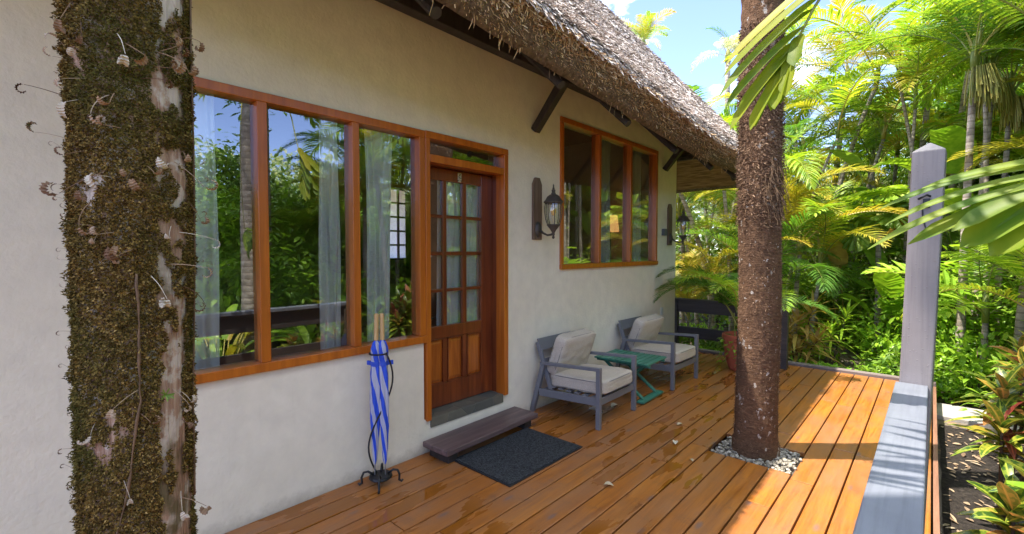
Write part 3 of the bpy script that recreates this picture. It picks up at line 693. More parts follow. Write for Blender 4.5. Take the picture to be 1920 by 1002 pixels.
def flake(b, p, d, nrm, L, w, lift, curl):
    """one dry leaf strip: starts at p, runs along d, lifts off the surface"""
    s = d.cross(nrm); s.normalize()
    a = p; m = p + d * L * .55 + nrm * lift * .6; e = p + d * L + nrm * (lift + curl)
    t1, t2 = rnd(-.35, .35), rnd(-.5, .5)
    s1 = (s + nrm * t1) * w * .5; s2 = (s + nrm * t2) * w * .28
    b.add([a - s1 * .7, a + s1 * .7, m + s1, m - s1, e + s2, e - s2], [(0, 1, 2, 3), (3, 2, 4, 5)])
straw = MB(); fr = MB()
def grad(x, y):
    h = 0.04
    return Vector(((skin(x + h, y) - skin(x - h, y)) / (2 * h), (skin(x, y + h) - skin(x, y - h)) / (2 * h), 0))
random.seed(11)
def dens(x, y): return True
cnt = 0
while cnt < 105000:
    # front slope (seen) and the far hip end; denser low down
    if random.random() < 0.86:
        d = random.random() ** 1.15 * 4.2; x = EX + .10 - d; y = rnd(-3.3, EY1 + .1) if random.random() < .06 else rnd(1.3, EY1 + .1)
        if EY1 + .1 - y < d - .15: continue
    else:
        d = random.random() ** 1.2 * 2.6; y = EY1 + .10 - d; x = EX + .10 - d - random.random() ** 1.3 * 5
    if dout(x, y) < 0.01: continue
    z = skin(x, y); g = grad(x, y); gl = g.length
    if gl > 4: g *= 4 / gl
    down = Vector((-g.x, -g.y, -g.length_squared)); down.normalize()
    nr = Vector((-g.x, -g.y, 1)).normalized(); side = down.cross(nr)
    dd = (down + side * (.25 + random.gauss(0, .5)) ).normalized()
    flake(straw, Vector((x, y, z + rnd(0, .03))), dd, nr, rnd(.06, .17), rnd(.009, .023), rnd(.0, .016), rnd(-.012, .02)); cnt += 1
cl(straw).build('weathered_straw', M['straw'], troof)
# fringe: hanging cut ends on the eave face
vis = [k for k, (x, y, a, c) in enumerate(OUT) if (x > EX - .7 and y > -1.5) or (y > EY1 - .7 and x > EX - 4)]
for q in range(34000):
    k = random.choice(vis); x, y, a, c = OUT[k]; x2, y2, a2, c2 = OUT[(k + 1) % n]; f = random.random(); x, y = x + (x2 - x) * f, y + (y2 - y) * f
    t = random.random() ** .8; h = ez(y) + .30 - t * .17; off = -.125 + .15 * t ** 1.5
    inn = Vector((a, c, 0)); p = Vector((x + a * off, y + c * off, h)); out = -inn; side = Vector((-c, a, 0))
    wob = noise.noise(Vector((x * 2.2, y * 2.2, 3)))
    dd = (Vector((0, 0, -1)) * rnd(.5, 1) + out * rnd(-.25, .30) + side * (.2 + random.gauss(0, .75))).normalized()
    flake(fr, p, dd, out, rnd(.03, .08) * (1 + .6 * max(0, wob) * t), rnd(.004, .013), rnd(0, .03), rnd(-.02, .03))
for q in range(90):   # loose hanging tufts near the camera side of the eave
    cy_ = random.choice([.9, 1.5, 2.0, 2.3, 2.75, 3.6, 5.7, 6.4]); y = random.gauss(cy_, .12)
    p = Vector((EX + rnd(-.06, .0), y, ez(y) + rnd(.07, .13))); dd = Vector((rnd(-.3, .1), random.gauss(0, .3), -1)).normalized()
    flake(fr, p, dd, Vector((1, 0, 0)), rnd(.05, .12), rnd(.003, .008), rnd(-.02, .02), rnd(-.02, .02))
cl(fr).build('fringe', M['fringe'], troof)

# timbers
def part(b, name, mat=None, bev=.006): return cl(b).build(name, mat or M['dark'], cot, bevel=bev)
b = MB(); b.beam((WX + .33, EY0 + .5, 3.53), (WX + .33, Y1 + .5, 3.47), .10, .14); part(b, 'eave_beam')
b = MB(); b.beam((WX + .06, Y0, 3.80), (WX + .06, Y1, 3.80), .10, .16); part(b, 'wall_plate')
b = MB(); b.beam((WX - 3, Y1 + .45, 3.36), (WX + .75, Y1 + .45, 3.30), .07, .08); part(b, 'eave_beam')
for y in (0.55, 1.7, 2.9, 3.95, 5.05, 6.15, 7.15):
    b = MB(); b.tube([(WX + 1.04, y, ez(y) + .02), (WX + .36, y + .01, ez(y) + .69), (WX - .1, y, ez(y) + 1.14)], [.036, .042, .045], 9); part(b, 'rafter', bev=0)
for x in (WX + .62, WX - .5, WX - 1.6):
    b = MB(); b.tube([(x, Y1 + .9, EZ + .0), (x, Y1 + .45, EZ + .38), (x, Y1 - .1, EZ + .8)], [.036, .042, .045], 9); part(b, 'rafter', bev=0)
b = MB(); b.beam((WX + .12, Y1 + .1, 3.70), (EX - .25, EY1 - .25, 2.93), .08, .09); part(b, 'rafter')
for y in (-.6, 3.83, 7.04):
    b = MB(); b.beam((WX + .02, y, 2.98), (WX + .40, y, 3.42), .075, .085, (0, 1, 0), h1=.085, w1=.095); part(b, 'brace')

# ================================================================ INSIDE THE ROOM
def curtain(y0, y1, z0, z1, x, label, top_w=None, n=60, amp=.022, folds=26):
    """hanging sheer with folds; gathered narrower lower down"""
    b = MB(); nz = 24; cy = (y0 + y1) / 2
    vs = []
    for j in range(nz + 1):
        t = j / nz; z = z0 + (z1 - z0) * t; w = (y1 - y0) * (1 - .12 * math.sin(t * 3) + (top_w or 0) * max(0, t - .6) * 2)
        for i in range(n + 1):
            s = i / n; y = cy + (s - .5) * w + (0.06 * top_w if top_w else 0) * t
            vs.append((x + amp * math.sin(s * folds + 1.3 * math.sin(t * 2.2 + s * 3)) * (1.0 - .3 * t), y + .012 * math.sin(z * 3 + s * 9), z))
    b.add(vs, [(j*(n+1)+i, j*(n+1)+i+1, (j+1)*(n+1)+i+1, (j+1)*(n+1)+i) for j in range(nz) for i in range(n)])
    root = thing('curtain', label, 'curtain', (x, cy, z1))
    b.v = [(a - x, c - cy, d - z1) for a, c, d in b.v]
    b.build('sheer_panel', M['curtain'], root, smooth=True)
    r = MB()
    r.tube([(0, y0 - cy - .05, .0), (0, y1 - cy + .05, .0)], .008); r.build('curtain_rod', M['dark'], root)
    return root
G = 'white sheer curtains behind the glass'
CX = WX - .17
for y0, y1, zt, tw, lb in ((.55, .94, 2.85, 0, 'white sheer curtain behind the pane nearest the mossy trunk'), (1.56, 1.74, 2.85, 0, 'narrow white curtain behind the middle pane of the large window'),
                           (1.93, 2.16, 2.85, .5, 'white curtain bunched behind the pane next to the door'), ):
    curtain(y0, y1, .3, zt, CX, lb, tw)['group'] = G
for y0, y1, lb in ((5.26, 5.56, 'white curtain behind the middle pane of the far window'), (6.18, 6.50, 'white curtain behind the far pane of the far window')):
    curtain(y0 + .25, y1 + .25, .3, 3.35, CX - .05, lb)['group'] = G
for y0, y1, lb in ((2.70, 3.01, 'pleated door curtain behind the middle column of door panes'), (3.02, 3.31, 'pleated door curtain behind the right column of door panes')):
    curtain(y0, y1, 1.0, 2.42, WX - .235, lb, folds=30, amp=.012)['group'] = 'curtains behind the door panes'
t = thing('floor_lamp', 'lamp with a glowing orange shade seen through the far window', 'lamp', (-5.0, 8.6 - 2.2, .28))
t.location = (-3.98, 6.82, .28)
b = MB(); b.lathe([(.14, 0), (.14, .02), (.03, .04), (.02, .5), (.03, .9), (.015, 1.0), (.015, 1.75)], n=20); b.build('lamp_base', M['iron'], t, smooth=False)
b = MB(); b.lathe([(.15, 1.75), (.12, 2.02)], n=32, cap=False); b.build('lamp_shade', M['shade'], t, smooth=True)

# ================================================================ DECK THINGS
# near railing: cap, planks, tall post
rl = thing('deck_railing', 'grey painted railing with a broad flat cap at the right edge of the deck', 'railing', (-.07, 3.44, 0))
def near(b): b.v = [(x + .07, y - 3.44, z) for x, y, z in b.v]; return b
b = MB(); b.box(-.14, 0.0, -2.5, 3.438, .925, .97); near(b).build('rail_cap', M['paint'], rl, bevel=.005)
for z0, z1 in ((.70, .922), (.25, .44)):
    b = MB(); b.box(-.09, -.05, -2.5, 3.438, z0, z1); near(b).build('rail_board', M['railwood'], rl, bevel=.004)
for y in (-2.3, .55):
    b = MB(); b.box(-.135, -.0951, y, y + .09, 0, .92); near(b).build('baluster_post', M['railwood'], rl, bevel=.004)
b = MB(); w = .070; h = 2.27; ln = .045
def ring(z, s): return [(-s + ln * z / 2.3, -s, z), (s + ln * z / 2.3, -s, z), (s + ln * z / 2.3, s, z), (-s + ln * z / 2.3, s, z)]
vs = ring(0, w) + ring(h, w) + [(ln, 0, h + .055)]
b.add(vs, [(3, 2, 1, 0), (0, 1, 5, 4), (1, 2, 6, 5), (2, 3, 7, 6), (3, 0, 4, 7), (4, 5, 8), (5, 6, 8), (6, 7, 8), (7, 4, 8)])
po = b.build('post', M['post'], rl, bevel=.006); po.location = (.0, .072, 0); po.rotation_euler = (0, 0, R(-3)); po['label'] = 'tall grey square post with a pyramid top'
b = MB(); b.tube([(-.015, -.08, 2.005), (.0, -.10, 2.012), (.02, -.10, 2.025), (.035, -.085, 2.015)], .006, 8); b.box(.004, .034, -.095, -.070, 1.955, 2.005)
b.build('hook', M['iron'], rl, bevel=.003).location = (.02, .072, 0)
b = MB(); b.tube([(.022, -.078, 1.96), (.026, -.079, 1.91), (.035, -.079, 1.86), (.048, -.078, 1.81)], .0038, 6); b.build('cord', M['iron'], rl).location = (.0, .072, 0)

# far railing
fr_ = thing('deck_railing', 'dark plank railing across the far end of the deck between wall and pot', 'railing', (-2.3, 7.62, 0))
b = MB(); b.box(-.93, -.84, -.045, .045, 0, .90); b.build('post', M['railwood'], fr_, bevel=.004)
b = MB(); b.box(.69, .78, -.045, .045, 0, .93); b.build('post', M['railwood'], fr_, bevel=.004)
for z0, z1 in ((.70, .895), (.28, .46)):
    b = MB(); b.box(-.838, .688, -.02, .02, z0, z1); b.build('rail_board', M['railwood'], fr_, bevel=.004)
b = MB(); b.box(-.94, .70, -.06, .06, .897, .925); b.build('rail_cap', M['railwood'], fr_, bevel=.004)

# doorstep
b = MB(); b.box(-.155, .155, -.585, .585, .085, .132)
st = thing('door_step', 'dark plank step on short blocks below the door', 'step', (-2.965, 2.91, 0), R(1))
o = b.build('tread', M['step'], st, bevel=.008)
for y in (-.48, .48):
    b = MB(); b.box(-.13, .11, y - .05, y + .05, 0.002, .084); b.build('block', M['dark'], st, bevel=.004)
# mat
mt = thing('door_mat', 'charcoal ribbed door mat lying on the boards beside the step', 'mat', (-2.55, 2.91, 0.004), R(-.4))
b = MB(); b.box(-.325, .325, -.47, .47, 0, .005); b.build('rubber_edge', M['rubber'], mt, bevel=.002)
b = MB(); b.box(-.312, .312, -.457, .457, .0055, .012); b.build('pile', M['mat'], mt, bevel=.003)

# umbrella stand + umbrellas
us = thing('umbrella_stand', 'black wrought iron umbrella stand against the stucco', 'umbrella stand', (-2.97, 1.84, 0.003))
b = MB(); b.lathe([(.0, .045), (.075, .045), (.085, .055), (.08, .07), (.0, .07)], n=20, cap=False); b.build('base_plate', M['iron'], us, smooth=False)
for k in range(4):
    a = R(45 + 90 * k + 8); ca, sa = math.cos(a), math.sin(a); b = MB()
    b.tube([(ca*r, sa*r, z) for r, z in ((.05, .075), (.09, .10), (.12, .095), (.135, .06), (.132, .02), (.15, .008), (.158, .02))], .0085, 7); b.build('leg', M['iron'], us, smooth=True)
b = MB(); pts = []
for i in range(26):
    t = i / 25; pts.append((.06 * math.cos(t * 3.2 + 3.3), -.075 * math.sin(t * 6.0) + .0, .07 + .90 * t))
b.tube(pts, .0065, 7); b.build('rod', M['iron'], us, smooth=True)
b = MB(); b.tube([(.062 * math.cos(R(q)), .062 * math.sin(R(q)) - .01, .97) for q in range(-20, 341, 15)], .006, 7); b.build('hoop', M['iron'], us, smooth=True)
def umbrella(loc, tilt, label):
    t = thing('umbrella', label, 'umbrella', loc); t.rotation_euler = tilt; t['group'] = 'striped umbrellas in the stand'
    b = MB(); n = 40; prof = [(.006, .07), (.014, .10), (.022, .22), (.031, .40), (.036, .58), (.036, .74), (.032, .82), (.0345, .86), (.036, .93), (.024, .97), (.012, .985)]
    vs = []; fs = []
    pr = []
    for (r0, z0_), (r1, z1_) in zip(prof[:-1], prof[1:]):
        for q in range(4): pr.append((r0 + (r1 - r0) * q / 4, z0_ + (z1_ - z0_) * q / 4))
    pr.append(prof[-1])
    for r, z in pr:
        for k in range(n):
            a = 2 * math.pi * k / n; f = 1 + .16 * math.sin(5 * a + z * 9) + .05 * math.sin(11 * a - z * 20)
            vs.append((r * f * math.cos(a), r * f * math.sin(a), z))
    for i in range(len(pr) - 1):
        for k in range(n): fs.append((i*n+k, i*n+(k+1) % n, (i+1)*n+(k+1) % n, (i+1)*n+k))
    b.add(vs, fs); b.build('canopy', M['umb'], t, smooth=True)
    b = MB(); b.tube([(0, 0, -.03), (0, 0, 1.0)], .005, 8); b.build('shaft', M['steel'], t)
    b = MB(); b.lathe([(.012, .985), (.0165, .99), (.0165, 1.10), (.0155, 1.14), (.0165, 1.145), (.0165, 1.175), (.010, 1.182)], n=14); b.build('handle', M['bamboo'], t, smooth=False)
    b = MB(); b.lathe([(.0375, .80), (.0385, .805), (.0385, .83), (.0375, .835)], n=20, cap=False); b.box(.030, .075, -.008, .008, .80, .83); b.build('strap', M['blue'], t)
umbrella((-3.003, 1.812, .08), (R(.5), R(-1.0), R(200)), 'left striped umbrella standing nearer the mossy trunk')
umbrella((-2.948, 1.866, .08), (R(-1.2), R(-.5), R(70)), 'right striped umbrella standing nearer the door')

# armchairs
def cushion(sx, sy, sz, e=3.4, n=28, puff=.0, sag=0.0):
    """rounded upholstered block (superellipsoid-like), x/y/z half sizes"""
    b = MB(); vs = []
    import itertools
    def m(p):
        l = (abs(p[0])**e + abs(p[1])**e + abs(p[2])**e) ** (1/e); q = [c / l for c in p]
        k = 9.0; l2 = (abs(q[0])**k + abs(q[1])**k + abs(q[2])**k) ** (1/k)
        q = [c / l2 for c in q]
        bul = 1 + puff * (1 - q[0]**2) * (1 - q[1]**2)
        z = q[2] * sz * bul
        wr = .004 * noise.noise(Vector((q[0] * 3, q[1] * 3, q[2] * 3)))
        return (q[0] * sx + wr, q[1] * sy + wr, z + wr * 2)
    faces = []
    def fc(ax, sg):
        base = len(vs)
        for i in range(n + 1):
            for j in range(n + 1):
                u = math.tan((-1 + 2 * i / n) * math.pi / 4); v = math.tan((-1 + 2 * j / n) * math.pi / 4)
                p = [0, 0, 0]; p[ax] = sg; p[(ax+1) % 3] = u; p[(ax+2) % 3] = v; vs.append(m(p))
        for i in range(n):
            for j in range(n):
                a, c, d, f = base+i*(n+1)+j, base+(i+1)*(n+1)+j, base+(i+1)*(n+1)+j+1, base+i*(n+1)+j+1
                faces.append((a, c, d, f) if sg > 0 else (f, d, c, a))
    for ax in range(3):
        for sg in (1, -1): fc(ax, sg)
    b.add(vs, faces); return b
def welt(sx, sy, z, k=.985):
    pts = []
    for q in range(49):
        a = 2 * math.pi * q / 48; c, s_ = math.cos(a), math.sin(a); l = (abs(c)**7 + abs(s_)**7) ** (1/7)
        pts.append((c / l * sx * k, s_ / l * sy * k, z))
    return MB().tube(pts, .0045, 6, cap=False)
def armchair(loc, rz, label):
    t = thing('armchair', label, 'armchair', loc, rz, 'metal framed armchairs on the deck')
    for s in (-1, 1):
        b = MB(); b.beam((.395, s*.365, 0), (.395, s*.365, .565), .042, .045, (1, 0, 0)); b.build('leg', M['chair'], t, bevel=.003)
        b = MB(); b.beam((-.415, s*.365, 0), (-.265, s*.365, .535), .042, .05, (1, 0, 0)); b.build('leg', M['chair'], t, bevel=.003)
        b = MB(); b.beam((.418, s*.366, .580), (-.30, s*.366, .535), .046, .03); b.build('armrest', M['chair'], t, bevel=.003)
        b = MB(); b.beam((-.19, s*.325, .25), (-.375, s*.325, .74), .03, .045, (1, 0, 0)); b.build('back_upright', M['chair'], t, bevel=.003)
        b = MB(); b.beam((.372, s*.362, .262), (-.32, s*.362, .225), .032, .075); b.build('seat_rail', M['chair'], t, bevel=.003)
    b = MB(); b.beam((.39, -.343, .262), (.39, .343, .262), .032, .07); b.build('cross_rail', M['chair'], t, bevel=.003)
    b = MB(); b.beam((-.27, -.343, .235), (-.27, .343, .235), .03, .06); b.build('cross_rail', M['chair'], t, bevel=.003)
    b = MB()
    for i in range(6):
        x = -.20 + .1 * i; b.box(x, x + .055, -.345, .345, .288, .300)
    b.build('seat_slats', M['chair'], t, bevel=.002)
    b = MB(); d = Vector((-.185, 0, .49)).normalized()
    for q, hgt in ((.94, .13), (.60, .05), (.36, .05)):
        c = Vector((-.19, 0, .25)) + Vector((-.185, 0, .49)) * q; b.beam(c + Vector((-.004, -.31, 0)), c + Vector((-.004, .31, 0)), .018, hgt, d)
    b.build('back_slats', M['chair'], t, bevel=.002)
    c = cushion(.335, .325, .072, puff=.16).build('seat_cushion', M['fabric'], t, smooth=True); c.location = (.095, 0, .376); c.rotation_euler = (0, R(-2), 0)
    for z in (.052, -.052): welt(.335, .325, z, .992).build('piping', M['piping'], c, smooth=True)
    c = cushion(.225, .325, .070, puff=.34, e=3.0).build('back_cushion', M['fabric'], t, smooth=True); c.location = (-.155, 0, .618); c.rotation_euler = (0, R(-70.5), R(1))
    for z in (.048, -.048): welt(.225, .325, z, .985).build('piping', M['piping'], c, smooth=True)
    return t
c1 = armchair((-2.735, 4.17, .002), R(1), 'grey framed armchair with oatmeal cushions nearer the door')
copy_thing(c1, (-2.72, 5.89, .002), R(-1.0), 'grey framed armchair with oatmeal cushions beside the far railing')
for ch in bpy.data.objects:
    if ch.name.startswith('back_cushion.'): ch.location = (-.17, .01, .605); ch.rotation_euler = (R(2), R(-68), R(-2))

# folding table
tb = thing('folding_table', 'small green slatted folding table between the two armchairs', 'table', (-2.64, 5.02, .002), R(2))
b = MB()
for i in range(10):
    x = -.335 + .068 * i; b.box(x, x + .057, -.27, .27, .438, .456)
b.build('slatted_top', M['green'], tb, bevel=.003)
for y in (-.2, .2):
    b = MB(); b.box(-.335, .335, y - .012, y + .012, .405, .437); b.build('top_rail', M['green'], tb, bevel=.003)
for s, yy in ((1, .175), (-1, .145)):
    for y in (-yy, yy):
        b = MB(); b.beam((s * .25, y, .03), (-s * .24, y, .41), .022, .045, (0, 1, 0)); b.build('leg', M['green'], tb, bevel=.003)
for x in (.255, -.255):
    b = MB(); b.beam((x, -.28, .022), (x, .28, .022), .085, .022); b.build('foot_board', M['green'], tb, bevel=.003)

# lanterns
def lantern(loc, label):
    t = thing('wall_lantern', label, 'wall lantern', loc, 0, 'carriage lanterns on the front wall')
    b = MB(); z0, z1 = -.33, .33
    pts = [(-.072, z0), (.072, z0), (.072, z1 - .07), (.035, z1), (-.035, z1), (-.072, z1 - .07)]
    b.add([(0, y, z) for y, z in pts] + [(.028, y, z) for y, z in pts], [(5, 4, 3, 2, 1, 0), (6, 7, 8, 9, 10, 11)] + [(i, (i+1) % 6, 6 + (i+1) % 6, 6 + i) for i in range(6)])
    b.build('backing_board', M['board'], t, bevel=.004)
    b = MB(); n = 18; vs = [(.03 + dz, .05 * r * math.cos(2*math.pi*k/n), -.22 + .085 * r * math.sin(2*math.pi*k/n)) for dz, r in ((0, 1), (.012, .92), (.03, .5), (.034, .0001)) for k in range(n)]
    b.add(vs, [(i*n+k, i*n+(k+1) % n, (i+1)*n+(k+1) % n, (i+1)*n+k) for i in range(3) for k in range(n)]); b.build('mounting_plate', M['bronze'], t, smooth=True)
    b = MB(); b.tube([(.05, 0, -.22), (.10, 0, -.262), (.16, 0, -.285), (.21, 0, -.28), (.235, 0, -.262)], [.014, .012, .011, .012, .014], 9); b.build('arm', M['bronze'], t, smooth=True)
    cx_ = .235
    b = MB(); b.lathe([(.004, -.325), (.012, -.318), (.016, -.305), (.009, -.295), (.016, -.282), (.014, -.262), (.028, -.235), (.052, -.205), (.063, -.19), (.070, -.185), (.070, -.178), (.060, -.174)], (cx_, 0, 0), 20); b.build('cup', M['bronze'], t, smooth=False)
    ribp = [(.064, -.176), (.082, -.12), (.092, -.05), (.092, .0), (.086, .045)]
    b = MB()
    for k in range(8):
        a = 2 * math.pi * k / 8; b.tube([(cx_ + r * math.cos(a), r * math.sin(a), z) for r, z in ribp], .0042, 5)
    b.tube([(cx_ + .087 * math.cos(R(q)), .087 * math.sin(R(q)), .045) for q in range(0, 361, 20)], .006, 6, cap=False); b.build('cage', M['bronze'], t, smooth=True)
    b = MB(); b.lathe([(r * .965, z) for r, z in ribp], (cx_, 0, 0), 24, cap=False); b.build('glass', M['lglass'], t, smooth=True)
    b = MB(); b.lathe([(.092, .043), (.104, .052), (.104, .058), (.082, .082), (.066, .112), (.040, .132), (.024, .138), (.024, .150), (.016, .158), (.020, .170), (.020, .182), (.010, .19), (.013, .20), (.006, .212), (.009, .222), (.002, .245)], (cx_, 0, 0), 20); b.build('roof', M['bronze'], t, smooth=False)
    b = MB(); b.lathe([(.014, -.175), (.014, -.085)], (cx_, 0, 0), 12); b.build('candle', M['candle'], t)
    b = MB(); b.lathe([(.010, -.085), (.022, -.065), (.030, -.045), (.028, -.02), (.016, -.002), (.002, .004)], (cx_, 0, 0), 16); b.build('bulb', M['bulb'], t, smooth=True)
    return t
l1 = lantern((WX, 3.87, 2.165), 'bronze carriage lantern with amber bulb between the door and the far window')
copy_thing(l1, (WX, 7.255, 2.135), 0, 'bronze carriage lantern near the corner of the house past the far window')

# terracotta pot
pt = thing('plant_pot', 'red terracotta pot with ribs behind the fibrous trunk', 'pot', (-2.0, 7.17, .002))
b = MB(); b.lathe([(.0, 0), (.17, 0), (.185, .02), (.225, .16), (.232, .18), (.235, .19), (.25, .30), (.256, .31), (.262, .42), (.272, .43), (.275, .50), (.268, .51), (.245, .51), (.24, .47), (.0, .46)], n=40, cap=False)
b.build('body', M['terracotta'], pt, smooth=False)

# pebbles round the palm in the deck
random.seed(5); b = MB()
for q in range(850):
    x, y = rnd(-1.36, -.79), rnd(4.07, 4.53)
    if math.hypot(x + 1.095, y - 4.335) < .15: continue
    if random.random() < .12: x, y = x + rnd(-.05, .05), y + rnd(-.06, .0)
    r = rnd(.009, .021); fl = rnd(.45, .75); inside = -1.39 < x < -.77 and 4.05 < y < 4.55
    z = (rnd(-.035, -.002) if inside else r * fl); n1, n2 = 8, 5; an = rnd(0, 3.1); el = rnd(.7, 1.0); vs = []
    for i in range(1, n2):
        ph = math.pi * i / n2
        for k in range(n1):
            th = 2 * math.pi * k / n1; px, py2 = r * math.sin(ph) * math.cos(th), r * el * math.sin(ph) * math.sin(th)
            vs.append((x + px * math.cos(an) - py2 * math.sin(an), y + px * math.sin(an) + py2 * math.cos(an), z + r * fl * math.cos(ph)))
    vs += [(x, y, z + r * fl), (x, y, z - r * fl)]; fs = [(i*n1+k, (i+1)*n1+k, (i+1)*n1+(k+1) % n1, i*n1+(k+1) % n1) for i in range(n2-2) for k in range(n1)]
    fs += [(len(vs)-2, k, (k+1) % n1) for k in range(n1)] + [(len(vs)-1, (n2-2)*n1+(k+1) % n1, (n2-2)*n1+k) for k in range(n1)]
    b.add(vs, fs)
b.box(-1.39, -.77, 4.05, 4.55, -.09, -.045)
tag(b.build('pebbles', M['pebble'], smooth=True), 'pale river pebbles packed round the foot of the trunk', 'pebbles', kind='stuff')

# fallen leaves on the boards
def dead_leaf(loc, rz, s, label):
    b = MB(); n = 7; vs = []
    for i in range(n + 1):
        t = i / n; w = .5 * math.sin(math.pi * t ** .8) * .55; z = .22 * math.sin(t * 3) * .4
        vs += [((t - .5) * 1.0, -w, z + w * .5), ((t - .5) * 1.0, 0, z), ((t - .5) * 1.0, w, z + w * .7)]
    b.add([(x * s, y * s, z * s + .004) for x, y, z in vs], [(3*i+j, 3*i+j+1, 3*i+j+4, 3*i+j+3) for i in range(n) for j in range(2)])
    o = b.build('fallen_leaf', M['fallen'], smooth=True); o.location = loc; o.rotation_euler = (0, 0, rz); tag(o, label, 'leaf', 'fallen leaves on the deck')
t = NT('dry_fallen_leaf', 0.8); t.col(t.ramp(t.objrand(), [(0.0, (0.42, 0.33, 0.20)), (1.0, (0.62, 0.55, 0.42))])); M['fallen'] = t.m
for (x, y, rz, s, lb) in ((-1.71, 2.94, .4, .075, 'curled pale leaf on the boards nearest the camera'), (-1.66, 4.0, 2.0, .085, 'pale dry leaf lying between the mat and the trunk'),
                          (-1.80, 4.45, 1.0, .07, 'dry leaf on the boards just left of the pebbles'), (-1.42, 3.75, 2.6, .05, 'thin leaf fragment in front of the pebbles'),
                          (-2.62, 4.2, .2, .17, 'large crumpled leaf under the nearer armchair'), (-2.55, 4.5, 1.4, .12, 'dry leaf under the front rail of the nearer armchair')):
    dead_leaf((x, y, .003), rz, s, lb)

# ================================================================ FOLIAGE BUILDERS
UP = Vector((0, 0, 1))
SHAPES = {
 'ribbon': lambda t: min(1, t * 6 + .2) * (1 if t < .82 else max(0, 1 - ((t - .82) / .18) ** 1.4)),
 'lance': lambda t: math.sin(math.pi * min(1, t * .92 + .08)) ** .8,
 'paddle': lambda t: (math.sin(math.pi * min(1, t * .90 + .07))) ** .55,
 'strap': lambda t: min(1, t * 5 + .25) * (1 - max(0, t - .55) / .45) ** .8,
 'wedge': lambda t: .06 + .94 * t,
 'heart': lambda t: (math.sin(math.pi * (t * .86 + .13) ** .8)) ** .7,
}
def blade(b, p, d, n, L, W, droop=.4, fold=.25, seg=5, shape='lance', mi=0, ul=None, wav=0.0, curl=0.0):
    p = Vector(p); d = Vector(d).normalized(); n = Vector(n); s = d.cross(n)
    if s.length < 1e-3: s = d.cross(Vector((1, 0, 0)))
    s.normalize(); f = SHAPES[shape]; vs = []; q = p.copy(); ph = rnd(0, 6)
    for i in range(seg + 1):
        t = i / seg; dd = (d + Vector((0, 0, -1)) * droop * t * 1.3 + s * curl * t).normalized()
        nn = s.cross(dd).normalized()
        w = max(.0015, f(t) * W * .5)
        e = nn * (fold * w)
        wv = nn * (wav * W * math.sin(t * 17 + ph)); wv2 = nn * (wav * W * math.sin(t * 15 + ph + 2))
        vs += [q - s * w + e + wv, q.copy(), q + s * w + e + wv2]
        q = q + dd * (L / seg)
    b.add(vs, [(3*i+j, 3*i+j+1, 3*i+j+4, 3*i+j+3) for i in range(seg) for j in range(2)], mi)
    if ul is not None: ul += [1.0, 0.0, 1.0] * (seg + 1)
    return q
def rachis(L, p0, p1, n, pw=1.3, x0=0):
    pts = []; p = Vector((x0, 0, 0)); 
    for i in range(n + 1):
        t = i / n; pts.append(p.copy()); a = R(p0 + (p1 - p0) * t ** pw); p = p + Vector((math.cos(a), 0, math.sin(a))) * (L / n)
    return pts
def frond_mesh(name, mat, L=1.8, pairs=42, leaf=.42, w=.028, p0=70, p1=-25, vee=.35, petiole=.22, droop=.5, seg=3, a0=72, a1=28):
    b = MB(); N = 24; pts = rachis(L, p0, p1, N)
    b.tube(pts, [.012 * (1 - .8 * i / N) * L / 1.8 for i in range(N + 1)], 5, mi=1, cap=False)
    for i in range(pairs):
        t = petiole + (1 - petiole) * (i + .5) / pairs; f = t * N; k = min(N - 1, int(f)); p = pts[k].lerp(pts[k+1], f - k)
        T = (pts[k+1] - pts[k]).normalized(); nn = Vector((0, 1, 0)).cross(T) * -1
        if nn.z < 0: nn = -nn
        q = (t - petiole) / (1 - petiole); ln = leaf * (math.sin(math.pi * (q * .80 + .17))) ** .7 * rnd(.88, 1.08)
        for s in (-1, 1):
            a = R(a0 + (a1 - a0) * q + rnd(-6, 6)); d = T * math.cos(a) + Vector((0, s, 0)) * math.sin(a) + nn * (vee + rnd(-.1, .1))
            blade(b, p, d, nn + Vector((0, 0, .3)), ln, w * rnd(.85, 1.1), droop + rnd(-.15, .2), .35, seg, 'lance')
    return b.mesh(name, [mat, M['stemg']])
def fan_mesh(name, mat, Rr=.6, n=20, pet=.8, span=300, pitch=50, droop=.25):
    b = MB(); pts = rachis(pet, pitch + 15, pitch - 25, 8); b.tube(pts, .008, 5, mi=1, cap=False); c = pts[-1]
    for k in range(n):
        a = R(-span / 2 + span * (k + .5) / n); d = Vector((math.cos(a) * .93, math.sin(a), -.32 * math.cos(a) + .1)); st = span / n
        W = 2 * Rr * math.tan(R(st) / 2) * 1.04
        blade(b, c, d, Vector((.3, 0, 1)), Rr * rnd(.93, 1.04), W, droop, .55 * (1 if k % 2 else -1), 5, 'wedge')
    return b.mesh(name, [mat, M['stemg']])
t = NT('green_stem', 0.5); t.col(t.ramp(t.objrand(), [(0.0, (0.10, 0.15, 0.02)), (0.6, (0.25, 0.26, 0.05)), (1.0, (0.42, 0.30, 0.06))])); M['stemg'] = t.m
random.seed(21)
F = {}
def fset(key, mat, cnt, **k):
    F[key] = []
    for i in range(cnt):
        kk = dict(k); kk['p0'] = k.get('p0', 70) + rnd(-8, 8); kk['p1'] = k.get('p1', -30) + rnd(-15, 15); F[key].append(frond_mesh('frond_' + key, mat, **kk))
fset('areca', M['g_palm'], 4, L=1.9, pairs=40, leaf=.44, w=.030)
fset('yellow', M['g_yel'], 3, L=1.8, pairs=40, leaf=.42, w=.027, p0=62, p1=-40)
fset('big', M['g_palm'], 4, L=2.7, pairs=46, leaf=.62, w=.042, p0=58, p1=-50, droop=.8)
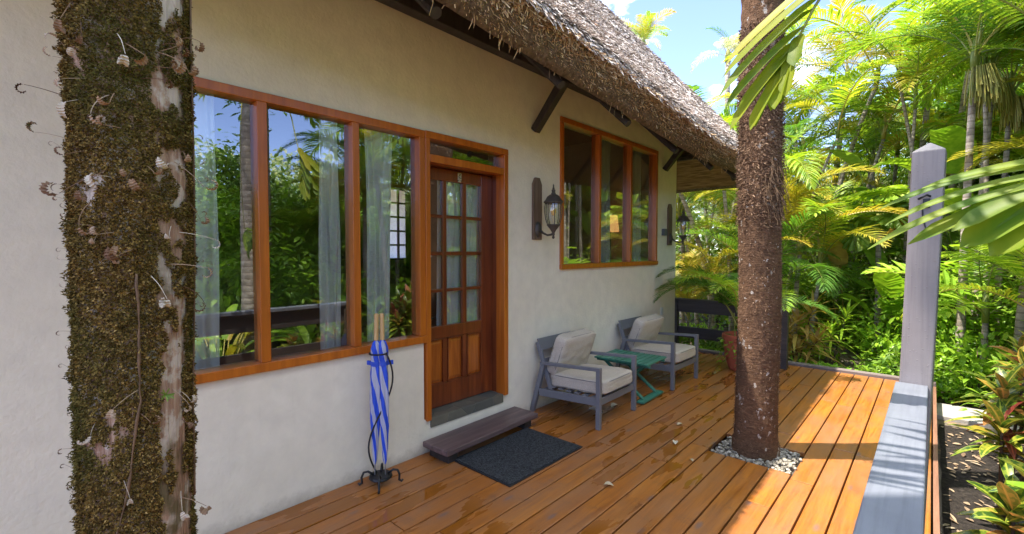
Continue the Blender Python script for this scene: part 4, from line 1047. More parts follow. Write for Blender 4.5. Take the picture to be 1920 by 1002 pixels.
fset('dark', M['g_dk'], 3, L=2.2, pairs=44, leaf=.50, w=.030, p0=62, p1=-45, droop=.7)
fset('wide', M['g_bright'], 3, L=1.5, pairs=13, leaf=.46, w=.085, p0=55, p1=-25, droop=.4)
fset('pale', M['g_pale'], 2, L=2.0, pairs=38, leaf=.46, w=.030, p0=50, p1=-60, droop=.9)
fset('pot', M['g_dk'], 3, L=1.55, pairs=40, leaf=.34, w=.024, p0=74, p1=-38)
fset('potl', M['g_bright'], 2, L=1.45, pairs=36, leaf=.34, w=.024, p0=76, p1=-30)
F['fan'] = [fan_mesh('fan_leaf', M['g_bright'], .62, 22, .8, 300, 45), fan_mesh('fan_leaf', M['g_palm'], .5, 18, .7, 320, 30)]

F['fan2'] = [fan_mesh('fan_leaf', M['g_palm'], .6, 26, .9, 330, 40, .45), fan_mesh('fan_leaf', M['g_tree'], .52, 22, .8, 320, 25, .5)]
def palm(name, label, cat, loc, stems, keys, nfr, fsc=1.0, group=None, bark='ring', tilt=(-12, 28), seeds=False, frname='frond', rz=0):
    """clumping or single palm: stems = [(dx, dy, height, lean x, lean y, radius)]"""
    t = thing(name, label, cat, loc, rz, group)
    for (dx, dy, h, lx, ly, r) in stems:
        pts = []; n = 10
        for i in range(n + 1):
            s = i / n; pts.append((dx + lx * s * s, dy + ly * s * s, -.25 + (h + .25) * s))
        b = MB(); b.tube(pts, [r * (1.25 - .45 * i / n) for i in range(n + 1)], 9); b.build('trunk', M[bark], t, smooth=True)
        top = Vector(pts[-1])
        if r > .02:
            b = MB(); b.tube([top, top + Vector((lx * .02, ly * .02, .22)), top + Vector((lx * .04, ly * .04, .45))], [r * .95, r * 1.05, r * .5], 9); b.build('crownshaft', M['stemg'], t, smooth=True)
        a0 = rnd(0, 6.28)
        for k in range(nfr):
            key = random.choice(keys); me = random.choice(F[key]); a = a0 + k * 2.4 + rnd(-.3, .3); lift = rnd(*tilt)
            if k < 2: lift = tilt[0] - 12
            inst(frname, me, t, top + Vector((0, 0, .25 * rnd(.2, 1))), (rnd(-.25, .25), R(lift), a), fsc * rnd(.8, 1.15))
        if seeds:
            for q in range(2):
                b = MB(); a = rnd(0, 6.28); bx = Vector((math.cos(a), math.sin(a), 0))
                for k in range(60):
                    o = bx * rnd(.03, .20) + Vector((rnd(-.13, .13), rnd(-.13, .13), 0)); pp = [top + Vector((0, 0, .02)), top + o * .7 + Vector((0, 0, .02)), top + o + Vector((0, 0, -.25)), top + o * 1.1 + Vector((0, 0, -rnd(.25, .55)))]
                    b.tube(pp, [.004, .005, .009, .008], 4, cap=False)
                b.build('seed_bunch', M['seed'], t)
    return t

def bush(name, label, cat, loc, rad, h, n, mat, lf=(.10, .05), group=None, shape='lance', stems=7, build_only=False, flat=1.0):
    t = thing(name, label, cat, loc, rnd(0, 6), group); b = MB(); sb = MB(); tips = []
    for k in range(stems):
        a = rnd(0, 6.28); rr = rad * rnd(.3, .9); tip = Vector((math.cos(a) * rr, math.sin(a) * rr, h * rnd(.6, 1))); mid = Vector((tip.x * .35, tip.y * .35, tip.z * .55))
        sb.tube([(0, 0, -.15), mid, tip], [.014, .010, .004], 5); tips += [mid, tip, mid.lerp(tip, .5), mid * .6]
    for q in range(n):
        c = random.choice(tips); s = rad * .34
        p = c + Vector((random.gauss(0, s), random.gauss(0, s), random.gauss(0, s * .6 * flat)))
        if p.z < .03: p.z = rnd(.03, .2)
        d = Vector((p.x - c.x * .3, p.y - c.y * .3, rnd(-.3, .5))).normalized() + Vector((rnd(-.5, .5), rnd(-.5, .5), rnd(-.3, .3)))
        blade(b, p, d, UP + Vector((rnd(-.5, .5), rnd(-.5, .5), 0)), rnd(*(lf[0] * .7, lf[0] * 1.3)), lf[1] * rnd(.8, 1.2), rnd(.1, .7), .25, 2 if lf[0] < .14 else 4, shape)
    b.build('foliage', mat, t); sb.build('stem', M['bbark'], t, smooth=True); return t

def tree(label, loc, H, cr, n, mat, lf=(.16, .08), group=None, trunk_r=.10, name='broadleaf_tree', bark='bbark', low=.35, lean=(0, 0)):
    t = thing(name, label, 'tree', loc, 0, group); tb = MB(); b = MB(); tips = []
    tr = [Vector((lean[0] * s + .05 * math.sin(s * 5), lean[1] * s, -.3 + (H * .75 + .3) * s)) for s in [i / 8 for i in range(9)]]
    tb.tube(tr, [trunk_r * (1.2 - .8 * i / 8) for i in range(9)], 9)
    for k in range(13):
        s = rnd(low, 1); f = s * 8; j = min(7, int(f)); p = tr[j].lerp(tr[j+1], f - j); a = k * 2.4 + rnd(-.4, .4)
        L = cr * rnd(.55, 1) * (1.15 - .5 * s); tip = p + Vector((math.cos(a) * L, math.sin(a) * L, H * rnd(.05, .24))); mid = p.lerp(tip, .5) + Vector((0, 0, .12))
        tb.tube([p, mid, tip], [trunk_r * .45, trunk_r * .3, trunk_r * .08], 6)
        for q in range(4):
            tw = mid.lerp(tip, rnd(.1, 1)) + Vector((rnd(-.5, .5), rnd(-.5, .5), rnd(-.15, .4))) * cr * .35; tb.tube([mid.lerp(tip, .4), tw], [trunk_r * .14, trunk_r * .04], 4); tips.append(tw)
        tips.append(tip)
    for q in range(n):
        c = random.choice(tips); s = cr * .17; p = c + Vector((random.gauss(0, s), random.gauss(0, s), random.gauss(0, s * .7)))
        d = Vector((rnd(-1, 1), rnd(-1, 1), rnd(-.7, .4)))
        blade(b, p, d, UP + Vector((rnd(-.6, .6), rnd(-.6, .6), 0)), lf[0] * rnd(.7, 1.3), lf[1] * rnd(.8, 1.2), rnd(.1, .6), .2, 2, 'lance')
    b.build('crown', mat, t); tb.build('trunk', M[bark], t, smooth=True); return t

def paddles(name, label, cat, loc, n, L, W, h, mat, group=None, shape='paddle', spread=.35, droop=.7, rz=0):
    t = thing(name, label, cat, loc, rz, group); b = MB(); sb = MB()
    for k in range(n):
        a = k * 2.4 + rnd(-.4, .4); out = Vector((math.cos(a), math.sin(a), 0)); base = out * rnd(.02, .16) + Vector((0, 0, -.1)); hh = h * rnd(.55, 1.1)
        m = base + Vector((0, 0, hh * .6)) + out * spread * hh * .25; top = base + Vector((0, 0, hh)) + out * spread * hh * .7
        sb.tube([base, m, top], [.013, .010, .007], 5); d = (out * rnd(.5, 1.0) + UP * rnd(.4, 1.2))
        blade(b, top, d, UP - out * .3, L * rnd(.75, 1.15), W * rnd(.8, 1.15), droop * rnd(.6, 1.3), .35, 9, shape, wav=.025)
    b.build('foliage', mat, t, smooth=True); sb.build('stem', M['stemg'], t, smooth=True); return t

def croton(label, loc, heads, L=.26, W=.05, mat=None, seedv=0, nl=20, name='croton', group='crotons beside the deck'):
    random.seed(seedv); t = thing(name, label, 'shrub', loc, 0, group); b = MB(); sb = MB(); ul = []
    for (hx, hy, hz) in heads:
        pts = [Vector((hx * s * .9 if s < 1 else hx, hy * s, -.1 + (hz + .1) * s)) for s in (0, .35, .7, 1)]
        sb.tube(pts, [.014, .012, .010, .007], 6)
        for k in range(nl):
            s = k / nl; a = k * 2.4; p = pts[3] + (pts[2] - pts[3]) * (1 - s) * .9; el = -.25 + 1.5 * s ** 1.3
            d = Vector((math.cos(a) * math.cos(el), math.sin(a) * math.cos(el), math.sin(el) + .1)); l = L * rnd(.75, 1.15) * (1.1 - .45 * s)
            blade(b, p, d, UP + Vector((rnd(-.2, .2), rnd(-.2, .2), 0)), l, W * rnd(.8, 1.2), rnd(.4, 1.0) * (1.1 - .5 * s), .30, 7, 'strap' if mat else 'lance', ul=ul, wav=.03, curl=rnd(-.25, .25))
    me = b.mesh('croton_foliage', mat or M['croton'], True); at = me.attributes.new('uvx', 'FLOAT', 'POINT'); at.data.foreach_set('value', ul)
    inst('foliage', me, t); sb.build('stem', M['bbark'], t, smooth=True); return t

# ================================================================ MOSSY TRUNK
random.seed(3)
TX, TY, TR = -1.65, .243, .133
mp = thing('mossy_palm', 'thick mossy palm trunk with dried fern fronds nearest the camera', 'palm tree', (TX, TY, 0))
def tc(z):      # trunk centre and radius at height z (local)
    return Vector((.02 * noise.noise(Vector((0, 0, z * .6))), (.006 + .002 * (min(z, 4) - .9)) + .012 * noise.noise(Vector((4, 0, z * .8))), z)), TR * (1.0 + .035 * noise.noise(Vector((1, 5, z * 1.7))) - .12 + .066 * (min(z, 2.8) - .8))
def trunk_pt(a, z, off=0.0):
    c, r = tc(z); rr = r * (1 + .035 * noise.noise(Vector((math.cos(a) * 1.3, math.sin(a) * 1.3, z * 2)))) + off
    return c + Vector((math.cos(a) * rr, math.sin(a) * rr, 0)), Vector((math.cos(a), math.sin(a), 0))
b = MB(); nz = 560; na = 110; vs = []
for j in range(nz + 1):
    z = -.3 + 14.0 * j / nz
    for k in range(na):
        a = 2 * math.pi * k / na; ru = .004 * noise.noise(Vector((math.cos(a) * 14, math.sin(a) * 14, z * 6))) + .003 * noise.noise(Vector((math.cos(a) * 30, math.sin(a) * 30, z * 9)))
        vs.append(trunk_pt(a, z, ru)[0])
b.add(vs, [(j*na+k, j*na+(k+1) % na, (j+1)*na+(k+1) % na, (j+1)*na+k) for j in range(nz) for k in range(na)])
tr_o = b.build('trunk', M['bark'], mp, smooth=True)
def mossy(a, z):
    n1 = noise.fractal(Vector((math.cos(a) * 1.3, math.sin(a) * 1.3, z * 4.5 + 7)), .9, 2, 4)
    d = (a - R(33) + math.pi) % (2 * math.pi) - math.pi     # bare strip on the right flank
    bare = math.exp(-(d / .36) ** 4) * ((.95 if z < 1.45 else .5) + 1.1 * noise.noise(Vector((2, math.sin(a) * 2, z * 5.5))) + 1.3 * noise.noise(Vector((math.cos(a) * 5, math.sin(a) * 5, z * 19)))) - .05
    n2 = noise.noise(Vector((math.cos(a) * 6, math.sin(a) * 6, z * 36)))
    return .66 + .55 * n1 + .25 * n2 - bare
ms = MB()
cam_a = math.atan2(-TY, -TX)
for q in range(215000):
    z = rnd(.75, 2.75) if random.random() < .93 else rnd(2.75, 5); a = cam_a + random.uniform(-2.0, 2.0) if random.random() < .9 else rnd(0, 6.28)
    mv = mossy(a, z)
    if mv < .22 + rnd(0, .16): continue
    hump = .004 + .028 * max(0, noise.noise(Vector((math.cos(a) * 6, math.sin(a) * 6, z * 40))) + .2) * min(1, mv)
    p, nr = trunk_pt(a, z, rnd(0, hump) + .001); s = rnd(.0022, .0046)
    d = (nr * rnd(.2, 1) + Vector((rnd(-1, 1), rnd(-1, 1), rnd(-1.1, .6)))).normalized(); e = d.cross(nr + Vector((rnd(-.5, .5), rnd(-.5, .5), rnd(-.5, .5)))).normalized()
    ms.add([p - e * s * .7, p + e * s * .7, p + d * s * 1.8], [(0, 1, 2)])
ms.build('moss', M['moss'], mp)
# patches of pale lichen on the moss
# hanging root
b = MB(); pts = []
for (a, z) in ((-.14, 1.66), (-.11, 1.55), (-.12, 1.45), (-.10, 1.33), (-.22, 1.22), (-.30, 1.12), (-.45, 1.02), (-.62, .93), (-.72, .80)):
    pts.append(trunk_pt(a + cam_a * 0 + 0.0, z, .014)[0])
sm = []
for i in range(len(pts) - 1):
    for k in range(4): sm.append(pts[i].lerp(pts[i+1], k / 4) + Vector((rnd(-.0012, .0012), rnd(-.0015, .0015), 0)))
b.tube(sm, [.0028 + .0012 * math.sin(i) for i in range(len(sm))], 6); b.build('aerial_root', M['root'], mp, smooth=True)
b = MB(); sm = [trunk_pt(1.18 + .05 * math.sin(z * 5) + .03 * math.sin(z * 13), z, .012)[0] for z in [1.0 + i * .04 for i in range(40)]]
b.tube(sm, .0028, 5); b.build('aerial_root', M['root'], mp, smooth=True)
# dried fern fronds
def dryfern(i):
    random.seed(100 + i); b = MB(); L = rnd(.035, .085); p = Vector((0, 0, 0)); d = Vector((1, 0, rnd(.1, .7))).normalized(); pts = [p.copy()]; cur = rnd(-.15, -.02)
    for k in range(6): p = p + d * L / 6; pts.append(p.copy()); d = (d + Vector((0, 0, cur)) + Vector((0, rnd(-.08, .08), 0))).normalized()
    b.tube(pts, [.0012 - .0001 * k for k in range(7)], 4, cap=False)
    # curled, ribbed leaf
    th = rnd(.09, .24); r = rnd(.0065, .012); an = math.atan2(d.z, d.x); c = p.copy(); sgn = random.choice((-1, 1)); vs = []; K = 16
    for k in range(K + 1):
        t = k / K; an -= sgn * th * (.7 + t * .9); c = c + Vector((math.cos(an), 0, math.sin(an))) * r * .34
        nn = Vector((-math.sin(an), 0, math.cos(an))); w = r * (math.sin(math.pi * (t * .88 + .10))) ** .8; z_ = .22 * r * (1 if k % 2 else -1)
        vs += [c + Vector((0, -w, 0)) + nn * (z_ + w * .35), c + nn * z_ * .4, c + Vector((0, w, 0)) + nn * (z_ + w * .35)]
    b.add(vs, [(3*i+j, 3*i+j+1, 3*i+j+4, 3*i+j+3) for i in range(K) for j in range(2)])
    return b.mesh('dry_fern', M['dry'])
DF = [dryfern(i) for i in range(9)]
random.seed(31)
spots = []
# left silhouette (screen-left = -y side), some on the right edge and the face of the trunk
for z in (2.66, 2.60, 2.53, 2.47, 2.36, 2.24, 2.20, 2.12, 2.02, 1.95, 1.90, 1.86, 1.82, 1.80, 1.77, 1.72, 1.68, 1.60, 1.52, 1.45, 1.38, 1.30, 1.20, 1.13, 1.07): spots.append((R(-92) + rnd(-.25, .25), z + rnd(-.02, .02), rnd(.6, 1.0) if z > 1.98 else rnd(.3, .5)))
for z in (2.48, 2.30, 2.05, 1.98, 1.92, 1.86, 1.80, 1.75, 1.68, 1.55): spots.append((R(84) + rnd(-.2, .2), z, rnd(.3, .6)))
for k in range(58): spots.append((rnd(-1.1, .95), rnd(1.72, 2.72) if k < 44 else rnd(1.0, 1.75), rnd(.75, 1.25)))
for a, z, s in spots:
    p, nr = trunk_pt(a, z, .004); yaw = a + rnd(-.9, .9) * (1 if abs(a) < 1.3 else .4)
    inst('dry_fern', random.choice(DF), mp, p, (rnd(-.6, .6), rnd(-.5, .4) if abs(a) > 1.3 else rnd(.2, 1.3), yaw), s)
# live sprigs caught on the trunk
b = MB(); p, nr = trunk_pt(R(80), 2.49, .01); blade(b, p, Vector((.4, 1, .1)), Vector((1, 0, .6)), .065, .035, .1, .2, 5, 'lance'); b.build('leaf', M['g_bright'], mp)
b = MB(); p, nr = trunk_pt(R(66), 2.62, .006)
for k in range(18): blade(b, p, Vector((rnd(-.2, 1), rnd(-.2, 1), rnd(-1, .8))), UP, rnd(.02, .045), .0022, .3, 0, 2, 'strap')
b.build('air_plant', M['g_tree'], mp)
b = MB(); p, nr = trunk_pt(R(18), 1.33, .012)
for k in range(12): blade(b, p, Vector((.4, rnd(-1, 1), rnd(-1, 1))), Vector((1, 0, 0)), rnd(.012, .022), .0014, 0, 0, 2, 'strap')
b.build('air_plant', M['g_tree'], mp)
b = MB(); p, nr = trunk_pt(R(15), 2.66, .018); blade(b, p, Vector((.1, 1, -.25)), Vector((1, 0, .3)), .045, .018, .1, .1, 4, 'lance'); b.build('leaf', M['g_yel'], mp)
for k in range(15):
    inst('frond', random.choice(F['big']), mp, Vector((0, 0, 13.6)), (rnd(-.2, .2), R(rnd(-15, 30)), k * 2.4), 1.0)

# ================================================================ FIBROUS PALM IN THE DECK
random.seed(8)
PX, PY = -1.095, 4.335
fp = thing('fibrous_palm', 'brown fibrous palm trunk rising through the deck from a bed of pebbles', 'palm tree', (PX, PY, 0))
def fpt(a, z, off=0.0):
    r = .165 * (1.06 if z < .1 else 1.0) * (1.0 - .02 * z if z < 2 else .96 + .03 * (z - 2) * (z < 3.2)) + .012 * math.exp(-max(0, z) * 6)
    r *= 1 + .05 * noise.noise(Vector((math.cos(a), math.sin(a), z * 1.2)))
    c = Vector((.01 * math.sin(z * 1.3) , .02 * noise.noise(Vector((0, 1, z * .7))), z))
    return c + Vector((math.cos(a) * (r + off), math.sin(a) * (r + off), 0)), Vector((math.cos(a), math.sin(a), 0))
b = MB(); nz = 560; na = 90; vs = []
for j in range(nz + 1):
    z = -.3 + 12.3 * j / nz
    for k in range(na):
        a = 2 * math.pi * k / na; am = .005 + .005 * min(1, max(0, z - 1.5))
        vs.append(fpt(a, z, am * noise.noise(Vector((math.cos(a) * 5, math.sin(a) * 5, z * 16))) + .004 * noise.noise(Vector((math.cos(a) * 18, math.sin(a) * 18, z * 24))))[0])
b.add(vs, [(j*na+k, j*na+(k+1) % na, (j+1)*na+(k+1) % na, (j+1)*na+k) for j in range(nz) for k in range(na)])
b.build('trunk', M['fibre'], fp, smooth=True)
b = MB(); ca = math.atan2(-PY, -PX)
for q in range(15000):
    z = rnd(.02, 3.6); a = ca + rnd(-1.8, 1.8)
    if z < 2.0 and random.random() < .45: continue
    big = 1.0 if z < 1.9 else 1.9
    p, nr = fpt(a, z, rnd(0, .006 * big)); s = rnd(.008, .016) * big; tg = Vector((-nr.y, nr.x, 0))
    d = (nr * rnd(.1, .7) + tg * rnd(-1, 1) + UP * rnd(-.9, .4)).normalized(); e = d.cross(nr).normalized() * s * rnd(.07, .2)
    b.add([p - e, p + e, p + d * s + e * .4, p + d * s - e * .4], [(0, 1, 2, 3)])
b.build('bark_fibres', M['scale'], fp)
b = MB()
for q in range(60):     # pale hanging rootlets
    a = ca + rnd(.2, 1.5); z = rnd(2.05, 2.5); p, nr = fpt(a, z, .01); pts = [p]; 
    for k in range(4): p = p + Vector((nr.x * .012, nr.y * .012, -rnd(.02, .05))) + Vector((rnd(-.01, .01), rnd(-.01, .01), 0)); pts.append(p)
    b.tube(pts, .0018, 4, cap=False)
b.build('rootlets', M['root'], fp)
for k in range(14): inst('frond', random.choice(F['big']), fp, Vector((0, 0, 11.9)), (rnd(-.2, .2), R(rnd(-15, 30)), k * 2.4), 1.0)

# ================================================================ PALM WITH HANGING FRONDS (trunk stands just right of the view)
random.seed(14)
hp = thing('broad_leaf_palm', 'palm beyond the railing whose broad pleated fronds hang into view', 'palm tree', (1.55, 2.65, 0))
b = MB(); b.tube([(0, 0, -.3), (.03, .02, 1), (.0, .0, 2.2), (-.03, 0, 3.3), (-.05, 0, 4.1)], [.17, .145, .13, .12, .09], 14); b.build('trunk', M['ring'], hp, smooth=True)
O = Vector((1.55, 2.65, 0))
def hang(pts, leaves, name='frond', rr=.010):
    b = MB(); P = [Vector(p) - O for p in pts]
    b.tube(P, [rr * (1.3 - .9 * i / (len(P) - 1)) for i in range(len(P))], 6, mi=1)
    for (s, tip, w, dr) in leaves:
        f = s * (len(P) - 1); k = min(len(P) - 2, int(f)); p = P[k].lerp(P[k+1], f - k); t = Vector(tip) - O; d = t - p; L = d.length
        # aim above the tip so the droop lands on it
        blade(b, p, d.normalized() + UP * dr * .62, Vector((-.25, -.8, .55)), L * (1 + .04 * dr), w, dr, .38, 11, 'ribbon', wav=.010)
    return b.build(name, [M['g_near'], M['stemg']], hp, smooth=True)
top = (1.5, 2.65, 4.1)
hang([top, (1.0, 2.7, 4.35), (.45, 2.72, 4.05), (0, 2.68, 3.5), (-.30, 2.62, 3.08), (-.44, 2.6, 2.86), (-.52, 2.6, 2.70), (-.575, 2.6, 2.56)],
     [(0.60, (-0.808, 2.55, 2.664), 0.066, 0.30), (0.64, (-0.858, 2.66, 2.644), 0.066, 0.30), (0.68, (-0.832, 2.55, 2.515), 0.066, 0.30), (0.72, (-0.846, 2.66, 2.598), 0.066, 0.28), (0.78, (-0.804, 2.55, 2.451), 0.066, 0.30), (0.83, (-0.782, 2.66, 2.443), 0.066, 0.30), (0.87, (-0.776, 2.55, 2.332), 0.066, 0.35), (0.91, (-0.794, 2.66, 2.386), 0.066, 0.30), (0.95, (-0.686, 2.55, 2.324), 0.066, 0.30), (0.98, (-0.695, 2.66, 2.363), 0.066, 0.30), (0.81, (-0.507, 2.55, 2.593), 0.066, 0.15), (0.85, (-0.543, 2.66, 2.562), 0.066, 0.15), (0.88, (-0.540, 2.55, 2.459), 0.066, 0.12), (0.91, (-0.584, 2.66, 2.460), 0.066, 0.12), (0.94, (-0.587, 2.55, 2.407), 0.066, 0.10), (0.97, (-0.627, 2.66, 2.432), 0.066, 0.10)])
hang([top, (1.15, 2.45, 4.05), (.8, 2.3, 3.3), (.55, 2.22, 2.6), (.42, 2.2, 2.15), (.36, 2.2, 1.95)],
     [(1.0, (-.165, 2.18, 1.70), .030, .5), (.99, (-.06, 2.2, 1.735), .055, .25), (.985, (-.12, 2.2, 1.80), .026, .5), (.97, (-.15, 2.22, 1.86), .026, .5), (.94, (-.03, 2.2, 1.935), .024, .3),
      (.99, (.07, 2.2, 1.73), .11, .05), (1.0, (.14, 2.18, 1.70), .10, .05), (.97, (.05, 2.16, 1.78), .06, .2), (1.0, (.24, 2.2, 1.60), .04, .3)], rr=.008)
# a frond reaching over the railing above the view: its leaflets stripe the cap with shadow
b = MB(); P = [Vector(p) - O for p in ((1.5, 2.65, 4.1), (1.0, 2.75, 4.5), (.3, 2.5, 4.4), (-.35, 2.1, 3.95), (-.62, 1.65, 3.55), (-.70, 1.25, 3.25))]
b.tube(P, .008, 6, mi=1)
for k in range(34):
    f = 1.6 + 3.4 * k / 34; j = min(4, int(f)); p = P[j].lerp(P[j+1], f - j); T = (P[j+1] - P[j]).normalized(); sd = T.cross(UP).normalized()
    for sg in (-1, 1): blade(b, p, sd * sg + T * rnd(.2, .9) + Vector((0, 0, rnd(-.3, .4))), UP, .50 * rnd(.6, 1.1), rnd(.018, .045), .45, .3, 4, 'lance')
b.build('frond', [M['g_near'], M['stemg']], hp)
for k in range(11):
    a = k * 2.4
    if 2.2 < (a % 6.283) < 4.6: continue
    inst('frond', random.choice(F['big']), hp, Vector((-.05, 0, 4.1)), (rnd(-.2, .2), R(rnd(-15, 30)), a), .95)

# ================================================================ POTTED PALM
random.seed(17)
pp = thing('potted_palm', 'leafy palm with arching dark green fronds growing in the terracotta pot', 'palm', (-2.0, 7.17, .46))
for k in range(7):
    b = MB(); a = rnd(0, 6.28); r = rnd(.02, .12); b.tube([(r*math.cos(a), r*math.sin(a), -.03), (1.2*r*math.cos(a), 1.2*r*math.sin(a), .35)], .010, 6); b.build('cane', M['stemg'], pp)
az = [R(188), R(205), R(172), R(222), R(160), R(240), R(150), R(100), R(60), R(20), R(130), R(265), R(300), R(180), R(210), R(120)]
for k, a in enumerate(az):
    L = 1.0 if k < 6 else rnd(.75, .95); key = 'potl' if k in (5, 6, 11, 12, 14) else 'pot'
    inst('frond', random.choice(F[key]), pp, (rnd(-.08, .08), rnd(-.08, .08), .15 + rnd(0, .15)), (rnd(-.15, .15), R(rnd(-4, 26)), a), L)
b = MB(); vb = MB()      # trailing creeper over the pot rim
for k in range(7):
    a = R(rnd(180, 265)); p = Vector((.27 * math.cos(a), .27 * math.sin(a), .03)); pts = [p * .6 + Vector((0, 0, .02)), p]
    for q in range(int(rnd(3, 9))): p = p + Vector((rnd(-.03, .03), rnd(-.03, .03), -.055)); pts.append(p); blade(b, p, Vector((rnd(-1, 1), rnd(-1, 0), -.3)), UP, .06, .045, .3, .2, 3, 'heart')
    vb.tube(pts, .003, 4)
cr_ = thing('trailing_creeper', 'small leaved creeper trailing down the side of the terracotta pot', 'creeper', (-2.0, 7.17, .46)); b.build('foliage', M['g_bright'], cr_); vb.build('stem', M['stemg'], cr_)

# ================================================================ BEYOND THE DECK
random.seed(40)
G1 = 'clumping palms behind the deck'
palm('areca_palm', 'leaning pale stemmed palm clump seen under the end of the thatch', 'palm tree', (-3.55, 10.6, GZ), [(0, 0, 3.6, -.9, -.1, .055), (.3, .2, 3.3, -.2, 0, .045), (-.4, .1, 2.8, -.5, .1, .04), (.7, .4, 3.0, .2, .1, .04)], ['areca', 'dark', 'big'], 7, 1.0, G1)
palm('areca_palm', 'golden leaved palm clump low behind the corner of the house', 'palm tree', (-3.7, 9.5, GZ), [(0, 0, .9, 0, 0, .03), (.3, .3, 1.1, .1, 0, .03), (-.4, .2, .7, -.1, 0, .03), (.1, -.2, .4, 0, 0, .02)], ['yellow'], 7, .72, G1)
palm('areca_palm', 'feathery green palm clump between the pot and the fibrous trunk', 'palm tree', (-2.6, 9.7, GZ), [(0, 0, 1.4, 0, 0, .035), (.3, .1, .9, .1, 0, .03)], ['areca', 'yellow', 'dark'], 8, .9, G1)
palm('areca_palm', 'yellow green palm clump just right of the fibrous trunk', 'palm tree', (-1.95, 10.2, GZ), [(0, 0, 1.9, .1, -.1, .045), (.25, .2, 1.5, .15, -.1, .04), (-.35, .2, 2.3, 0, 0, .045)], ['yellow', 'yellow', 'areca'], 8, 1.0, G1)
palm('areca_palm', 'slender leaning palm with grey stem behind the yellow green clump', 'palm tree', (-1.95, 12.3, GZ), [(0, 0, 5.4, 1.0, 0, .05), (.5, .5, 4.4, .6, .2, .045)], ['yellow', 'yellow', 'big'], 8, .95, G1)
palm('areca_palm', 'tall palm with orange tinged fronds right of the hanging leaf', 'palm tree', (-1.9, 13.6, GZ), [(0, 0, 5.9, .3, 0, .06), (-.6, .3, 5.0, -.2, 0, .05), (.5, .6, 4.4, .3, 0, .05)], ['yellow', 'yellow', 'areca'], 9, 1.05, G1)
palm('areca_palm', 'crowded palm clump with upright fronds behind the tall grey post', 'palm tree', (-.35, 12.8, GZ), [(0, 0, 4.9, .2, 0, .06), (.5, .3, 5.6, .3, 0, .055), (-.5, .5, 3.7, -.2, 0, .05)], ['areca', 'yellow', 'big'], 9, 1.05, G1)
palm('areca_palm', 'low palm clump with fine drooping fronds left of the slim fan palm', 'palm tree', (-1.45, 12.0, GZ), [(0, 0, 1.3, 0, 0, .04), (.4, .2, 2.0, .1, 0, .04)], ['dark', 'areca'], 8, .95, G1)
# betel palms right of the post
G2 = 'slender ringed palms right of the post'
for lb, x, y, h, lx, r in (('pale ringed palm stem closest to the right side of the tall post', .33, 9.4, 4.55, .05, .048), ('darker ringed palm stem behind the pale one', .52, 10.4, 4.6, .1, .05),
                    ('thin ringed palm stem with seed strands in the middle of the row', .78, 10.6, 4.3, .06, .04), ('thick pale palm stem leaning near the right edge of the view', .86, 8.9, 4.2, .28, .055),
                    ('ringed palm stem at the right edge behind the leaning one', 1.12, 9.6, 4.9, .1, .05)):
    palm('ringed_palm', lb, 'palm tree', (x, y, GZ), [(0, 0, h, lx, 0, r)], ['big', 'areca', 'dark'], 9, .9, G2, seeds=True, tilt=(-20, 10))
for lb, x, y, h, lx in (('thin pale palm stem leaning left just behind the tall post', -.05, 11.6, 5.2, -.5), ('thin pale palm stem between the fan palm and the post', -.40, 11.5, 4.6, .1), ('very thin pale stem beside the darker ringed stem', .62, 9.9, 4.4, -.1), ('thin pale stem at the far right edge', 1.25, 10.6, 5.0, .2), ('pale stem leaning right behind the fibrous trunk', -2.35, 11.2, 4.2, .9)):
    palm('slender_palm', lb, 'palm tree', (x, y, GZ), [(0, 0, h, lx, 0, .032)], ['areca', 'big', 'yellow'], 7, .8, 'thin pale palm stems', tilt=(-15, 15))
# fan palm and broad leaves
fpm = palm('fan_palm', 'slim trunk with a crown of round pleated fan leaves left of the tall post', 'palm tree', (-.72, 10.9, GZ), [(0, 0, 2.35, -.03, 0, .05)], ['fan2'], 11, .72, None, bark='ring', tilt=(-10, 45), frname='fan_leaf')
palm('fan_palm', 'low fan palm behind the yellow palms with leaves like pleated discs', 'palm tree', (-1.5, 14.2, GZ), [(0, 0, 2.2, -.03, 0, .05)], ['fan'], 10, 1.0, None, tilt=(-10, 45), frname='fan_leaf')
paddles('giant_leaf_plant', 'cluster of big glossy leaves behind the row of ringed stems', 'plant', (.55, 11.8, GZ), 14, 1.1, .50, 3.2, M['g_bright'], 'big leaved plants beyond the deck', 'heart')
paddles('giant_leaf_plant', 'big glossy leaves above and left of the tall post', 'plant', (-.45, 12.4, GZ), 16, .75, .34, 3.4, M['g_tree'], 'big leaved plants beyond the deck', 'heart')
paddles('giant_leaf_plant', 'low broad leaves between the slim fan palm and the post', 'plant', (-.45, 10.4, GZ), 9, .8, .36, 1.7, M['g_bright'], 'big leaved plants beyond the deck', 'heart')
paddles('giant_leaf_plant', 'large yellow brown leaves hanging among the palms', 'plant', (-1.25, 11.4, GZ), 5, .8, .42, 2.6, M['g_brown'], 'big leaved plants beyond the deck', 'heart')
paddles('giant_leaf_plant', 'broad banana like leaves at the right edge behind the crotons', 'plant', (1.35, 8.8, GZ), 10, 1.1, .36, 1.8, M['g_bright'], 'big leaved plants beyond the deck', 'paddle')
palm('wide_leaf_palm', 'short palm with wide leaflets right of the post', 'palm', (.55, 8.9, GZ), [(0, 0, 1.0, 0, 0, .04), (.35, .2, 1.5, 0, 0, .035)], ['wide', 'areca'], 7, .85, None)
palm('wide_leaf_palm', 'short palm with wide leaflets at the right edge below the ringed stems', 'palm', (1.05, 8.2, GZ), [(0, 0, .9, 0, 0, .035)], ['wide', 'big'], 7, .7, None)
